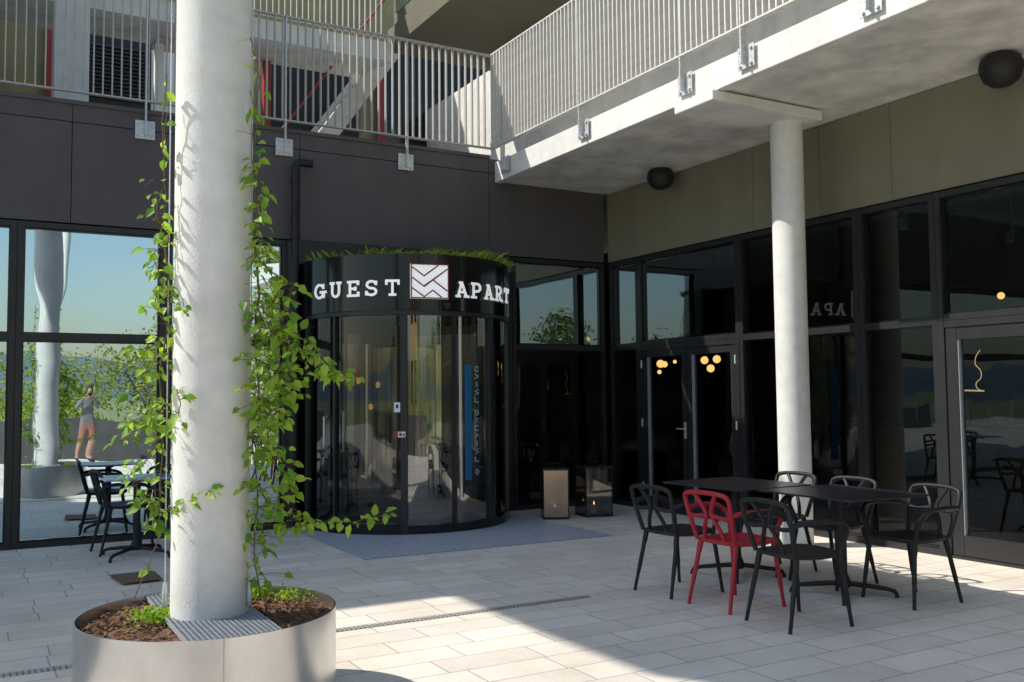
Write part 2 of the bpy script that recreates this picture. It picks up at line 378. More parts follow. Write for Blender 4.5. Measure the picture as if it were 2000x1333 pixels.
# ------------------------------------------------------------ restaurant building
rb=thing('restaurant_building','olive panelled building with tall dark windows under a concrete balcony','building',(0,-4,0))
ys=[-.06,px_y(1250),px_y(1447),None,px_y(1683),px_y(1836)]
ys[3]=(ys[2]+ys[4])/2
window(RP,ys[0],ys[1],rb,('glassR','glassN'))
window(RP,ys[2],ys[3],rb,'glassR'); window(RP,ys[3],ys[4],rb,'glassR'); window(RP,ys[4],ys[5],rb,'glassR')
window(RP,ys[2],ys[1],rb,'glassN',z0=ZM,zm=None,sill=.055)
yd=ys[5]-1.15
window(RP,ys[5],yd,rb,'glassR',z0=ZM,zm=None,sill=.055)
for i in range(4): window(RP,yd-i*1.2,yd-(i+1)*1.2,rb,'glassR')
def door(u0,u1,leaves,stile,parent):
    a,b=sorted((u0,u1)); a+=.003;b-=.003
    mb=MB(); fb(mb,RP,a,a+.06,-.10,.026,0,ZM-.004); fb(mb,RP,b-.06,b,-.10,.026,0,ZM-.004); fb(mb,RP,a+.06,b-.06,-.1,.022,ZM-.064,ZM-.004)
    fb(mb,RP,a+.06,b-.06,-.1,.03,0,.025)
    d=mb.build('glass_door','frame',parent)
    wl=(b-a-.12)/leaves
    for k in range(leaves):
        l0=a+.06+wl*k+.004; l1=l0+wl-.008; z0,z1=.03,ZM-.068
        lf=MB(); fb(lf,RP,l0,l0+stile,-.07,.012,z0,z1); fb(lf,RP,l1-stile,l1,-.07,.012,z0,z1)
        fb(lf,RP,l0+stile,l1-stile,-.07,.009,z1-stile,z1); fb(lf,RP,l0+stile,l1-stile,-.07,.009,z0,z0+stile*1.6)
        lf.build('door_leaf','frame',d)
        g=MB(); g.add([RP(l0+stile,-.03,z0+stile),RP(l1-stile,-.03,z0+stile),RP(l1-stile,-.03,z1-stile),RP(l0+stile,-.03,z1-stile)],[(3,2,1,0)]); g.build('pane','glassR',d)
        for (u0_,u1_) in ((l0+stile,l0+stile+.010),(l1-stile-.010,l1-stile)):
            bd=MB(); fb(bd,RP,u0_,u1_,-.05,.004,z0+stile*1.6,z1-stile); bd.build('glazing_strip','gratem',d)
        for hz in (.25,1.05,1.8):
            hg=MB(); hu=l0-.004 if k==0 else l1+.004
            hg.tube([RP(hu,.03,hz),RP(hu,.03,hz+.1)],.011,8); hg.build('hinge','galv',d)
    return d
dA=door(ys[2],ys[1],2,.085,rb)
ym=(ys[1]+ys[2])/2
h=MB(); fb(h,RP,ym+.02,ym+.06,.012,.02,.92,1.12); h.tube([RP(ym+.04,.02,1.04),RP(ym+.04,.06,1.04),RP(ym+.15,.06,1.04)],.009,8); h.build('handle','galv',dA,smooth=True)
dB=door(ys[5],yd,1,.11,rb)
pv=[-.02,px_y(1470,350),px_y(1600,330),px_y(1740,300),-6.3,-8.0,-9.7,-12]
for i in range(len(pv)-1):
    mb=MB(); fb(mb,RP,pv[i]-.003,pv[i+1]+.003,-.14,0,ZT+.02,ZS-.002); mb.build('wall_panel','olive',rb)
mb=MB(); fb(mb,RP,-12,-.02,-.3,-.145,ZT-.1,ZS); mb.build('wall_core','dark',rb)
YE=-12
BX=FY(965,320).x
mb=MB(); mb.box((.0,YE,ZR),(.3,5.99,7.0)); mb.build('upper_wall','pale',rb)
mb=MB(); mb.box((.3,YE,ZR-.1),(7.2,7.2,7.0)); mb.build('upper_storey','pale',rb)
colp=G(1557,1066); 
beam_y=colp.y
mb=MB(); mb.box((BX+.10,YE,ZS),(-.002,-.01,ZS+.2)); mb.build('balcony_slab','slabc',rb,bevel=.006)
mb=MB(); mb.box((BX,YE,ZS-.015),(BX+.098,-.012,ZS+.25)); mb.build('balcony_edge','concrete',rb,bevel=.008)
mb=MB(); mb.box((BX-.06,beam_y-.27,ZS-.115),(-.42,beam_y+.27,ZS-.018)); mb.build('column_capital','concrete',rb,bevel=.012)
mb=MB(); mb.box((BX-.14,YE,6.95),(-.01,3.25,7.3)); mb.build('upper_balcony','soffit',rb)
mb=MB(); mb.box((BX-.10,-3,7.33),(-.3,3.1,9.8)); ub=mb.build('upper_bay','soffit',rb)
g=MB()
g.add([(BX-.11,3.0,7.5),(BX-.11,1.2,7.5),(BX-.11,1.2,9.5),(BX-.11,3.0,9.5)],[(3,2,1,0)]); g.build('pane','glassL',ub)
mb=MB(); mb.lathe((colp.x,colp.y,0),[(0,0),(.155,0),(.155,ZS-.115),(0,ZS-.115)],40)
tag(mb.build('concrete_column','concrete',smooth=True),'slim round concrete column standing behind the black tables under the balcony','column')
pc=G(409,1195,.44); PX,PY=pc.x,pc.y; CR=73/f*(pc-CAM).dot(fw)
mb=MB(); mb.lathe((PX,PY,0),[(0,.02),(CR,.02),(CR,8.8),(0,8.8)],56)
tag(mb.build('concrete_column','concrete',smooth=True),'thick pale round concrete column rising out of the steel planter','column')
# ------------------------------------------------------------ railings
def railing(p0,p1,z0,z1,label,plates,outn,spacing=.09,group=None,name='railing',hang=.45,indiv=True,bm_='bar',bt=.006,bd_=.024):
    p0=V(*p0);p1=V(*p1); L=(p1-p0).length; t=(p1-p0).normalized(); n=V(*outn)
    T=thing(name,label,'railing',(p0.x,p0.y,z0),0,group)
    mb=MB(); c=(p0+p1)/2; mb.obox((c.x,c.y,z1),t*L/2,n*(bd_+.003),V(0,0,.009)); mb.build('top_rail',bm_,T)
    mb=MB(); mb.obox((c.x,c.y,z0),t*L/2,n*(bd_+.003),V(0,0,.008)); mb.build('bottom_rail',bm_,T)
    base=None; N=int(L/spacing)
    al=MB()
    for k in range(N):
        q=p0+t*(.03+spacing*k); mb=al if not indiv else MB()
        if indiv and base is not None:
            o=base.copy(); COL.objects.link(o); o.parent=T; o.location=V(q.x-p0.x,q.y-p0.y,0)
        else:
            if indiv:
                mb.obox((0,0,(z1-z0)/2),t*bt,n*bd_,V(0,0,(z1-z0)/2-.0095)); base=mb.build('baluster',bm_,T,world=False); base.location=V(q.x-p0.x,q.y-p0.y,0)
            else: mb.obox((q.x,q.y,(z0+z1)/2),t*bt,n*bd_,V(0,0,(z1-z0)/2-.0095))
    if not indiv: al.build('balusters',bm_,T)
    for s in plates:
        q=p0+t*s; 
        mb=MB(); zc=z0-hang+.12
        mb.obox((q.x,q.y,(z0+z1)/2-hang/2+.02),t*.0075,n*.030,V(0,0,(z1-z0)/2+hang/2-.03)); mb.build('post','galv',T)
        pl=MB(); pq=q-n*.034; pl.obox((pq.x,pq.y,zc),t*.10,n*.005,V(0,0,.10))
        po=pl.build('mounting_plate','galv',T,bevel=.003)
        for a in (-1,1):
            for b in (-1,1):
                bo=MB(); c2=pq+t*.066*a+n*.005+V(0,0,zc+.066*b); bo.tube([c2,c2+n*.018],.015,6); bo.build('bolt','galv',po)
    return T
xs_pl=[px_x(283,237),px_x(554,270),px_x(791,300)]
x0r=-9.6
RZ0=ZR+.09; RZ1=FY(965,115).z
railing((x0r,-.06,0),(BX-.03,-.06,0),RZ0,RZ1,'galvanised bar railing along the roof terrace above the dark brown wall',[q-x0r for q in xs_pl]+[.7],(0,-1,0),hang=.42)
ypl=[FX(px,py,BX).y for px,py in ((990,305),(1143,237),(1342,155),(1461,97),(1705,5))]
railing((BX-.06,-.065,0),(BX-.06,-7.6,0),RZ0,RZ1,'galvanised bar railing along the edge of the concrete balcony over the chairs',[-.065-q for q in ypl]+[7.4],(-1,0,0),hang=.38,spacing=.076,bm_='barpale',bt=.008,bd_=.030)
# ------------------------------------------------------------ terrace background
tb=thing('rear_building','olive rendered upper storey with concrete frame set back behind the terrace','building',(-5,6,ZR))
mb=MB(); mb.box((-14,6.0,ZR+.002),(.3,6.3,9.5)); mb.build('wall','oliveback',tb)
mb=MB(); mb.box((-9.5,3.1,6.75),(BX-.15,3.4,7.05)); mb.build('beam','concrete',tb)
mb=MB(); mb.box((-9.5,3.41,6.86),(BX-.15,4.4,7.04)); mb.build('walkway_slab','slabc',tb)
def terr_col(pxc,y,wd):
    q=FY(pxc,100,y); mb=MB(); mb.box((q.x-wd/2,y-.2,ZR+.001),(q.x+wd/2,y+.2,6.745)); return mb
q=terr_col(138,2.85,.42); tag(q.build('concrete_column','concrete',bevel=.015),'square concrete column behind the terrace railing at upper left','column')
for (pxc,wd) in ((310,.12),(520,.1)):
    q=FY(pxc,100,4.3); mb=MB(); mb.box((q.x-wd/2,4.22,ZR+.001),(q.x+wd/2,4.36,6.84)); mb.build('post','white' if pxc==310 else 'redpaint',tb)
def on_back(px0,py0,px1,py1,y,th,mat,name):
    a=FY(px0,py0,y); b=FY(px1,py1,y); mb=MB(); mb.box((a.x,y-th,max(a.z,b.z)),(b.x,y,max(ZR+.003,min(a.z,b.z)))); return mb.build(name,mat,tb)
wd_=on_back(172,20,292,300,5.99,.05,'frame','window')
a=FY(172,85,5.93); b=FY(292,200,5.93)
mb=MB()
for k in range(14):
    z=b.z+(a.z-b.z)*k/13; mb.obox(((a.x+b.x)/2,5.90,z),V((b.x-a.x)/2,0,0),V(0,.03,.02),V(0,-.004,.006))
mb.build('louvre','dark',wd_)
on_back(90,60,104,300,5.985,.09,'redpaint','door_frame')
on_back(295,100,340,300,5.98,.06,'white','door')
on_back(735,100,960,330,5.97,.04,'gloss','window')
on_back(530,105,700,330,5.97,.04,'frame','window')
on_back(735,100,752,330,5.9,.06,'redpaint','window_frame')
on_back(862,110,872,330,5.9,.06,'frame','window_frame')
st=thing('staircase','concrete stair flight climbing behind the terrace railing','staircase',(-3.4,4.3,ZR))
a=FY(520,262,4.0); b=FY(745,100,4.0)
for yy in (4.0,5.1):
    mb=MB(); mb.add([(a.x,yy,ZR+.004),(a.x+.35,yy,ZR+.004),(b.x+.35,yy,b.z),(b.x,yy,b.z),(a.x,yy+.12,ZR+.004),(a.x+.35,yy+.12,ZR+.004),(b.x+.35,yy+.12,b.z),(b.x,yy+.12,b.z)],[(0,1,2,3),(7,6,5,4),(0,4,5,1),(1,5,6,2),(2,6,7,3),(3,7,4,0)]); mb.build('stringer','concrete',st)
nst=11
for k in range(nst):
    t=k/nst; x=a.x+.15+(b.x-a.x)*t; z=ZR+.05+(b.z-ZR)*t
    mb=MB(); mb.box((x,4.125,z+.06),(x+.28,5.095,z+.1)); mb.build('step','slabc',st)
mb=MB()
mb.tube([(a.x+.1,4.05,ZR+.95),(b.x+.1,4.05,b.z+.95)],.02,8); mb.build('handrail','redpaint',st,smooth=True)
railing((-9.4,3.05,0),(BX-.2,3.05,0),7.1,8.2,'upper walkway railing of grey bars above the long concrete beam',[],(0,-1,0))
# ------------------------------------------------------------ unseen blocks and slab added to shade the courtyard
lb=thing('upper_block','pale concrete upper block at the far end of the terrace','building',(-16,3,ZR))
mb=MB(); mb.box((-30,.2,ZR+.01),(-7.9,5.9,7.9)); mb.build('wall','pale',lb)
mb=MB(); mb.box((-30,.2,7.91),(-16.4,5.9,11.35)); mb.build('upper_wall','pale',lb)  # raised part added to shade the paving left of the planter
railing((-14.5,.3,0),(-8.2,.3,0),7.95,8.95,'grey bar railing on top of the concrete upper block',[],(0,-1,0),indiv=False)  # out of view, its bars shade a band of the paving
sh=[(-4.4,.3),(-4.45,-5.6),(-4.42,-6.6),(-4.1,-7.1),(-3.4,-7.75),(-3.0,-8.4),(-2.6,-10),(-1.2,-10),(-1.0,-3.45),(1.0,-3.45),(1.0,.3)]  # outline of the shade wanted on the ground
mb=MB(); mb.prism([(x-8.117,y+4.573) for x,y in sh],9.03,9.08)  # unseen slab added along the sun line to cast that shade
tag(mb.build('canopy_roof','pale'),'thin concrete canopy roof carried high over the courtyard','roof')
# ------------------------------------------------------------ drain pipe
mb=MB()
pa=FY(610,321,-.14); pb=FY(577,321,-.14)
mb.tube([(pa.x,-.14,pa.z),(pb.x+.05,-.14,pa.z),(pb.x+.012,-.14,pa.z-.015),(pb.x,-.14,pa.z-.05),(pb.x,-.14,3.0),(pb.x,-.10,.05)],.045,14)
dp=thing('drainpipe','dark downpipe with a bent top on the brown wall left of the round entrance','pipe',(pb.x,-.14,0))
mb.build('pipe','black',dp,smooth=True)
for z in (3.25,3.9):
    mb=MB(); mb.lathe((pb.x,-.14,z),[(.046,0),(.056,0),(.056,.05),(.046,.05)],16); mb.build('clamp','black',dp,smooth=True)
# ------------------------------------------------------------ revolving door
rd=thing('revolving_door','glossy black round revolving door drum at the building entrance','door',(DC.x,DC.y,0))
TH=lambda d:math.radians(d)-PI/2      # angle from -Y toward +X
FZ0,FZ1=2.385,2.99
mb=MB(); mb.lathe(DC,[(DR-.05,FZ0),(DR+.04,FZ0),(DR+.04,FZ1),(DR-.05,FZ1)],72,close=True); mb.build('fascia','gloss',rd,smooth=True)
mb=MB(); mb.lathe(DC,[(0,FZ0+.02),(DR-.055,FZ0+.02),(DR-.055,FZ1-.02),(0,FZ1-.02)],64); mb.build('roof','gloss',rd,smooth=True)
mb=MB(); mb.lathe(DC,[(DR+.03,FZ0-.05),(DR+.032,FZ0-.05),(DR+.032,FZ0-.004),(DR-.03,FZ0-.004),(DR-.03,FZ0-.05)],72,close=True); mb.build('lower_trim','frame',rd,smooth=True)
for (g0,g1) in ((-158,-24),(29,158)):
    mb=MB(); mb.lathe(DC,[(DR+.015,.003),(DR+.015,.12),(DR-.03,.12),(DR-.03,.003)],40,TH(g0),TH(g1),close=True); mb.build('base_ring','gloss',rd,smooth=True)
for (g0,g1,gm) in ((-90,-24,'glassD'),(29,90,'glassD'),(-158,-91,'glassD'),(91,158,'glassD')):
    mb=MB(); mb.lathe(DC,[(DR-.01,.12),(DR-.01,FZ0-.05)],32,TH(g0),TH(g1)); mb.build('curved_glass',gm,rd,smooth=True)
mb=MB(); mb.lathe(DC,[(0,.002),(DR-.04,.002),(DR-.04,.012),(0,.012)],64); mb.build('floor_disc','interfloor',rd,smooth=True)
mb=MB(); mb.lathe(DC,[(DR-.028,.002),(DR+.015,.002),(DR+.015,.10),(DR-.028,.10)],20,TH(-23.5),TH(28.5),close=True); mb.build('threshold','gloss',rd,smooth=True)
for (g0,g1) in ((-22,2.6),(3.4,27)):
    mb=MB(); mb.lathe(DC,[(DR-.012,.101),(DR-.012,FZ0-.05)],24,TH(g0),TH(g1)); mb.build('sliding_glass','glassS',rd,smooth=True)
for (g0,g1) in ((133,157),(158.6,201)):
    mb=MB(); mb.lathe(DC,[(DR-.05,.05),(DR-.05,FZ0-.05)],32,TH(g0),TH(g1)); mb.build('inner_glass','glassK',rd,smooth=True)
for gg in (-158,-90,-62,-24,3,29,62,90,158):
    a=TH(gg); c=DC+V(math.cos(a),math.sin(a),0)*(DR-.008); n=V(math.cos(a),math.sin(a),0); t=V(-n.y,n.x,0)
    mb=MB(); wdt=.035 if gg in(-24,29,-158,158) else .014
    mb.obox((c.x,c.y,(FZ0-.05+.003)/2),t*wdt,n*.032,V(0,0,(FZ0-.053)/2)); mb.build('post','frame',rd)
mb=MB(); mb.lathe(DC,[(0,.013),(.05,.013),(.05,FZ0),(0,FZ0)],16); mb.build('centre_post','frame',rd,smooth=True)
def ribbon(mb,pts,wd,mp,d0,d1):
    P=[Vector((a,b)) for a,b in pts]; N=len(P); Lf=[];Rg=[]
    for i in range(N):
        t=(P[min(i+1,N-1)]-P[max(i-1,0)]).normalized(); n=Vector((-t.y,t.x))*wd/2
        if 0<i<N-1:
            t1=(P[i]-P[i-1]).normalized(); n=n/max(.5,t.dot(t1))
        Lf.append(P[i]+n); Rg.append(P[i]-n)
    vs=[]
    for i in range(N):
        for d in (d0,d1):
            vs.append(mp(Lf[i].x,Lf[i].y,d)); vs.append(mp(Rg[i].x,Rg[i].y,d))
    fs=[]
    for i in range(N-1):
        a=i*4;b=a+4
        fs+=[(a+2,a+3,b+3,b+2),(a,b,b+1,a+1),(a,a+2,b+2,b),(a+1,b+1,b+3,a+3)]
    fs+=[(0,1,3,2),((N-1)*4,(N-1)*4+2,(N-1)*4+3,(N-1)*4+1)]
    mb.add(vs,fs)
def arc(cx,cy,rx,ry,a0,a1,n=14): return [(cx+rx*math.cos(math.radians(a0+(a1-a0)*i/n)),cy+ry*math.sin(math.radians(a0+(a1-a0)*i/n))) for i in range(n+1)]
for k in range(3):
    a=TH(40+k*120); n=V(math.cos(a),math.sin(a),0); t=V(-n.y,n.x,0)
    mb=MB()
    def wb(r0,r1,z0,z1,th=.02):
        c=DC+n*((r0+r1)/2); mb.obox((c.x,c.y,(z0+z1)/2),n*(r1-r0)/2,t*th,V(0,0,(z1-z0)/2))
    wb(.06,.12,.02,2.28); wb(DR-.16,DR-.09,.02,2.28); wb(.12,DR-.16,.02,.12,.019); wb(.12,DR-.16,2.18,2.28,.019)
    wing=mb.build('door_wing','frame',rd)
    g=MB(); p0=DC+n*.12; p1=DC+n*(DR-.16); g.add([(p0.x,p0.y,.12),(p1.x,p1.y,.12),(p1.x,p1.y,2.18),(p0.x,p0.y,2.18)],[(0,1,2,3)]); g.build('pane','glassW',wing)
    g=MB(); c=DC+n*(DR-.33)+t*.06; g.tube([c+V(0,0,.85)-t*.04,c+V(0,0,.85),c+V(0,0,1.3),c+V(0,0,1.3)-t*.04],.014,8); g.build('push_bar','galv',wing,smooth=True)
def cyl(px,py,rad):
    d=ray(px,py); o=CAM; ox,oy=o.x-DC.x,o.y-DC.y
    a=d.x**2+d.y**2; b=2*(ox*d.x+oy*d.y); c=ox*ox+oy*oy-rad*rad; q=b*b-4*a*c
    if q<0: 
        t=-b/(2*a)
    else: t=(-b-math.sqrt(q))/(2*a)
    P=o+d*t; return math.atan2(P.x-DC.x,-(P.y-DC.y)),P.z
def tanmap(th,rad,zc):
    n=V(math.sin(th),-math.cos(th),0); t=V(math.cos(th),math.sin(th),0); c=V(DC.x,DC.y,zc)+n*rad
    return lambda u,v,d: c+t*u+V(0,0,v)+n*d
def cylmap(th0,rad): return lambda u,v,d: V(DC.x+(rad+d)*math.sin(th0+u/rad),DC.y-(rad+d)*math.cos(th0+u/rad),v)
FR=DR-.006
def filmstrip(px0,px1,py0,py1,mat,name):
    t0_,zt_=cyl(px0,py0,DR); t1_,zb_=cyl(px1,py1,DR); vs=[];fs=[]; nn=6
    for i in range(nn+1):
        a=t0_+(t1_-t0_)*i/nn
        for z in (zb_,zt_): vs.append((DC.x+FR*math.sin(a),DC.y-FR*math.cos(a),z))
    for i in range(nn): fs.append((i*2,i*2+2,i*2+3,i*2+1))
    mb=MB(); mb.add(vs,fs); return mb.build(name,mat,rd,smooth=True),zt_,zb_
film,zt_,zb_=filmstrip(908,923,712,938,'blue','printed_film')
th_,_=cyl(932,800,DR); fm=cylmap(th_,FR)
mb=MB(); z=zt_-.02; i=0; q_=.027
while z>zb_+.10:
    q=i%7
    if q==0: ribbon(mb,[(x*q_,z-.03+y*.03) for x,y in arc(0,0,1,1,20,330,12)],.009,fm,.001,.003)
    elif q==1: ribbon(mb,[(-q_,z),(q_,z-.025),(-q_,z-.05)],.009,fm,.001,.003)
    elif q==2: ribbon(mb,[(0,z),(0,z-.06)],.010,fm,.001,.003)
    elif q==3: ribbon(mb,[(q_,z),(-q_,z-.02),(q_,z-.04),(-q_,z-.06)],.009,fm,.001,.003)
    elif q==4: ribbon(mb,[(-q_,z),(-q_,z-.055),(q_,z-.055)],.009,fm,.001,.003)
    elif q==5: ribbon(mb,[(-q_,z-.03),(0,z),(q_,z-.03),(0,z-.06),(-q_,z-.03)],.009,fm,.001,.003)
    else: ribbon(mb,[(-q_,z),(q_,z-.018),(-q_,z-.036),(q_,z-.054)],.009,fm,.001,.003)
    z-=.085 if q!=4 else .14; i+=1
mb.build('lettering','palebl',film)
GL={
'G':[arc(.42,.5,.33,.42,42,352),[(.46,.44),(.96,.44)],[(.76,.44),(.76,.06)],[(.72,.95),(.72,.64)]],
'U':[[(.19,.95),(.19,.36)]+arc(.43,.36,.24,.29,180,360)[1:]+[(.67,.95)],[(.02,.93),(.36,.93)],[(.5,.93),(.84,.93)]],
'E':[[(.2,.05),(.2,.95)],[(.03,.93),(.74,.93)],[(.2,.5),(.56,.5)],[(.03,.07),(.76,.07)],[(.70,.99),(.70,.72)],[(.72,.0),(.72,.3)],[(.54,.38),(.54,.62)]],
'S':[arc(.38,.71,.25,.215,15,270)+arc(.38,.285,.27,.215,90,-165)[1:],[(.64,.95),(.64,.68)],[(.1,.05),(.1,.33)]],
'T':[[(.03,.93),(.79,.93)],[(.41,.93),(.41,.05)],[(.2,.065),(.62,.065)],[(.08,.99),(.08,.68)],[(.74,.99),(.74,.68)]],
'A':[[(.15,.05),(.40,.95)],[(.40,.95),(.70,.05)],[(.25,.33),(.6,.33)],[(.0,.065),(.31,.065)],[(.54,.065),(.88,.065)],[(.22,.93),(.44,.93)]],
'P':[[(.2,.05),(.2,.95)],[(.02,.065),(.42,.065)],[(.03,.93),(.46,.93)]+arc(.46,.69,.24,.24,90,-90)[1:]+[(.2,.45)]],
'R':[[(.2,.05),(.2,.95)],[(.02,.065),(.38,.065)],[(.03,.93),(.46,.93)]+arc(.46,.7,.23,.23,90,-90)[1:]+[(.2,.47)],[(.42,.47),(.68,.06)],[(.62,.065),(.86,.065)]],
}
sg=thing('entrance_sign','white slab serif GUEST APART lettering with square logo around the black drum','sign',(DC.x,DC.y,2.5))
SR=DR+.058
LH=.172
for ch,px in zip('GUESTAPART',(625,656,691,727,767,902,930,954,973,988)):
    th,zz=cyl(px,568,SR)
    mp=tanmap(th,SR,2.62-LH/2); mb=MB()
    for i,stk in enumerate(GL[ch]):
        ribbon(mb,[((a-.42)*LH*(1.3 if ch=='G' else 1.14),b*LH) for a,b in stk],.15*LH,mp,.0,.012+.0010*i)
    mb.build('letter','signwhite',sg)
th,zz=cyl(838,545,SR); mp=tanmap(th,SR+.004,2.69); LW=.208; LHh=.186
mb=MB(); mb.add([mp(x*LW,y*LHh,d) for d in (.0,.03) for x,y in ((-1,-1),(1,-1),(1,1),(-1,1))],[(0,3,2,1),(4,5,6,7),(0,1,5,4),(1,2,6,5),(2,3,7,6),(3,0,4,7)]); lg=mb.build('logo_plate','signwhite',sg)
mb=MB()
lines=[[(-.93,.80),(-.30,.30),(.46,.93)],[(-.93,.20),(-.30,-.30),(.93,.72)],[(-.93,-.40),(-.30,-.90),(.16,-.52)],[(.16,.08),(.93,-.55)],[(.16,-.52),(.62,-.92)]]
for i,l in enumerate(lines): ribbon(mb,[(a*LW,b*LHh) for a,b in l],.014,mp,.03,.0325+.0006*i)
for i,l in enumerate(([(-1,-.968),(1,-.968)],[(-1,.968),(1,.968)],[(-.972,-.935),(-.972,.935)],[(.972,-.935),(.972,.935)])): ribbon(mb,[(a*LW,b*LHh) for a,b in l],.011,mp,.03,.040)
mb.build('logo_pattern','logored',lg)
th,zz=cyl(873,589,DR+.045); n=V(math.sin(th),-math.cos(th),0); c=V(DC.x,DC.y,0)+n*(DR+.06)
mb=MB(); mb.lathe((c.x,c.y,FZ0+.01),[(0,-.01),(.03,0),(.045,.03),(.045,.07),(0,.07)],16); mb.build('sensor','black',rd,smooth=True)
th,zz=cyl(776,796,DR); mp=tanmap(th,DR+.028,zz); mb=MB(); mb.add([mp(x*.032,y*.052,d) for d in (0,.003) for x,y in ((-1,-1),(1,-1),(1,1),(-1,1))],[(4,5,6,7),(0,1,5,4),(1,2,6,5),(2,3,7,6),(3,0,4,7)]); nt_=mb.build('notice','white',rd)
mb=MB(); mb.add([mp(-.012,-.01,.004),mp(.012,-.01,.004),mp(.012,.03,.004),mp(-.012,.03,.004)],[(0,1,2,3)]); mb.build('notice_print','black',nt_)
th,zz=cyl(781,849,DR); mp=tanmap(th,DR+.03,zz); mb=MB(); mb.add([mp(-.075,0,0),mp(-.022,-.05,0),mp(-.022,.05,0)],[(0,1,2)]); mb.build('arrow_sticker','redpaint',rd)
mb=MB(); mb.add([mp(-.018,-.03,0),mp(.06,-.03,0),mp(.06,.03,0),mp(-.018,.03,0)],[(0,1,2,3)]); pk=mb.build('pictogram_sticker','white',rd)
mb=MB(); mb.add([mp(-.006,-.018,.002),mp(.022,-.018,.002),mp(.022,.02,.002),mp(-.006,.02,.002)],[(0,1,2,3)]); mb.add([mp(.032,-.02,.002),mp(.052,-.02,.002),mp(.052,.012,.002),mp(.032,.012,.002)],[(0,1,2,3)]); mb.build('pictogram','redpaint',pk)
th,zz=cyl(632,850,DR+.05); mp=tanmap(th,DR+.0,0); mb=MB()
mb.tube([mp(0,.92,.0),mp(0,.92,.045),mp(0,1.25,.045),mp(0,1.25,.0)],.011,8); mb.build('pull_handle','galv',rd,smooth=True)
# grass on drum roof
mb=MB()
for k in range(8500):
    a=random.uniform(0,2*PI); rr=DR*random.random()**.35
    cl=.5+.5*math.sin(a*7+rr*5)*math.cos(a*3)
    x,y=DC.x+rr*math.cos(a),DC.y+rr*math.sin(a)
    if y>-.06: continue
    edge=rr>DR*.9
    if x<DC.x-.5 and random.random()<.85: continue
    hh=random.uniform(.045,.115)*(.45+cl*.9); lean=V(random.gauss(0,.06),random.gauss(0,.06),0)
    if edge: lean+=V(math.cos(a),math.sin(a),0)*.06
    wv=V(random.gauss(0,1),random.gauss(0,1),0).normalized()*.009; b0=V(x,y,FZ1-.02)
    mb.add([b0-wv,b0+wv,b0+lean*.5+wv+V(0,0,hh*.7),b0+lean+V(0,0,hh)],[(0,1,2,3)])
tag(mb.build('roof_grass','moss'),'low green sedum growing on top of the round entrance drum','grass',kind='stuff')
# ------------------------------------------------------------ mats, drains
def gpoly(name,pts,z,mat,label,cat):
    mb=MB(); q=[G(a,b) for a,b in pts]; n=len(q)
    mb.add([(v.x,v.y,z-.003) for v in q]+[(v.x,v.y,z) for v in q],[tuple(range(n,2*n))]+[(i,(i+1)%n,n+(i+1)%n,n+i) for i in range(n)])
    return tag(mb.build(name,mat),label,cat)
a=G(715,1094); b=G(1190,1045)
mb=MB(); x0,x1=a.x-.02,b.x
mb.prism([(x0,a.y),(x1,a.y),(x1,-.05),(DC.x+.3,-.05),(DC.x-DR-.2,-.25)],.001,.006)
tag(mb.build('entrance_mat','matg'),'blue grey metal grille mat set in the paving before the revolving door','mat')
yd0=G(900,1200).y
mb=MB(); mb.box((-13.9,yd0-.032,.001),(G(1155,1168).x,yd0+.032,.006))
tag(mb.build('drain_channel','drain'),'narrow slotted steel drain channel crossing the paving','drain')
gpoly('floor_mat',((212,1128),(240,1145),(318,1136),(300,1119)),.02,'cork','small brown doormat on the paving behind the planter','mat')
# ------------------------------------------------------------ planter
pl=thing('planter','round brushed steel planter around the thick concrete column','planter',(PX,PY,0))
PR=243/f*((pc-CAM).dot(fw))
mb=MB(); mb.lathe((PX,PY,0),[(PR-.008,.36),(PR-.008,.448),(PR,.448),(PR,.0),(PR-.008,.0)],96); mb.build('shell','steel',pl,smooth=True)
th=math.atan2(CAM.y-PY,CAM.x-PX)
for ang in (th+.10,th+.10+PI*.67,th+.10-PI*.67):
    n=V(math.cos(ang),math.sin(ang),0); t=V(-n.y,n.x,0); c=V(PX,PY,.224)+n*(PR+.0005)
    mb=MB(); mb.obox(c,t*.0025,n*.0015,V(0,0,.222)); mb.build('seam','gratem',pl)
mb=MB(); vs=[];fs=[]; NR,NA=16,72
for i in range(NR+1):
    for j in range(NA):
        a=2*PI*j/NA; rr=(PR-.012)*i/NR; vs.append((PX+rr*math.cos(a),PY+rr*math.sin(a),.392+random.uniform(-.012,.018)))
for i in range(NR):
    for j in range(NA): fs.append((i*NA+j,i*NA+(j+1)%NA,(i+1)*NA+(j+1)%NA,(i+1)*NA+j))
mb.add(vs,fs); mb.build('soil','soil',pl)
mb=MB()
for k in range(900):
    a=random.uniform(0,2*PI); rr=(PR-.03)*math.sqrt(random.random()); c=V(PX+rr*math.cos(a),PY+rr*math.sin(a),.405+random.uniform(0,.014))
    if abs(c.x-PX)<.22: continue
    u=V(random.gauss(0,1),random.gauss(0,1),random.gauss(0,.35)).normalized(); w2=u.cross(V(0,0,1)).normalized(); mb.obox(c,u*random.uniform(.006,.018),w2*random.uniform(.003,.007),u.cross(w2)*.002)
tag(mb.build('bark_chips','soil',pl),kind='stuff')
mb=MB(); gw=.20; gr=PR-.012; NB=18
for k in range(NB+1):
    x=-gw+2*gw*k/NB; L=math.sqrt(gr*gr-x*x)
    for (y0,y1) in ([(-L,L)] if abs(x)>CR+.003 else [(-L,-math.sqrt((CR+.004)**2-x*x)),(math.sqrt((CR+.004)**2-x*x),L)]):
        mb.box((PX+x-.002,PY+y0,.428),(PX+x+.002,PY+y1,.440))
y=-gr
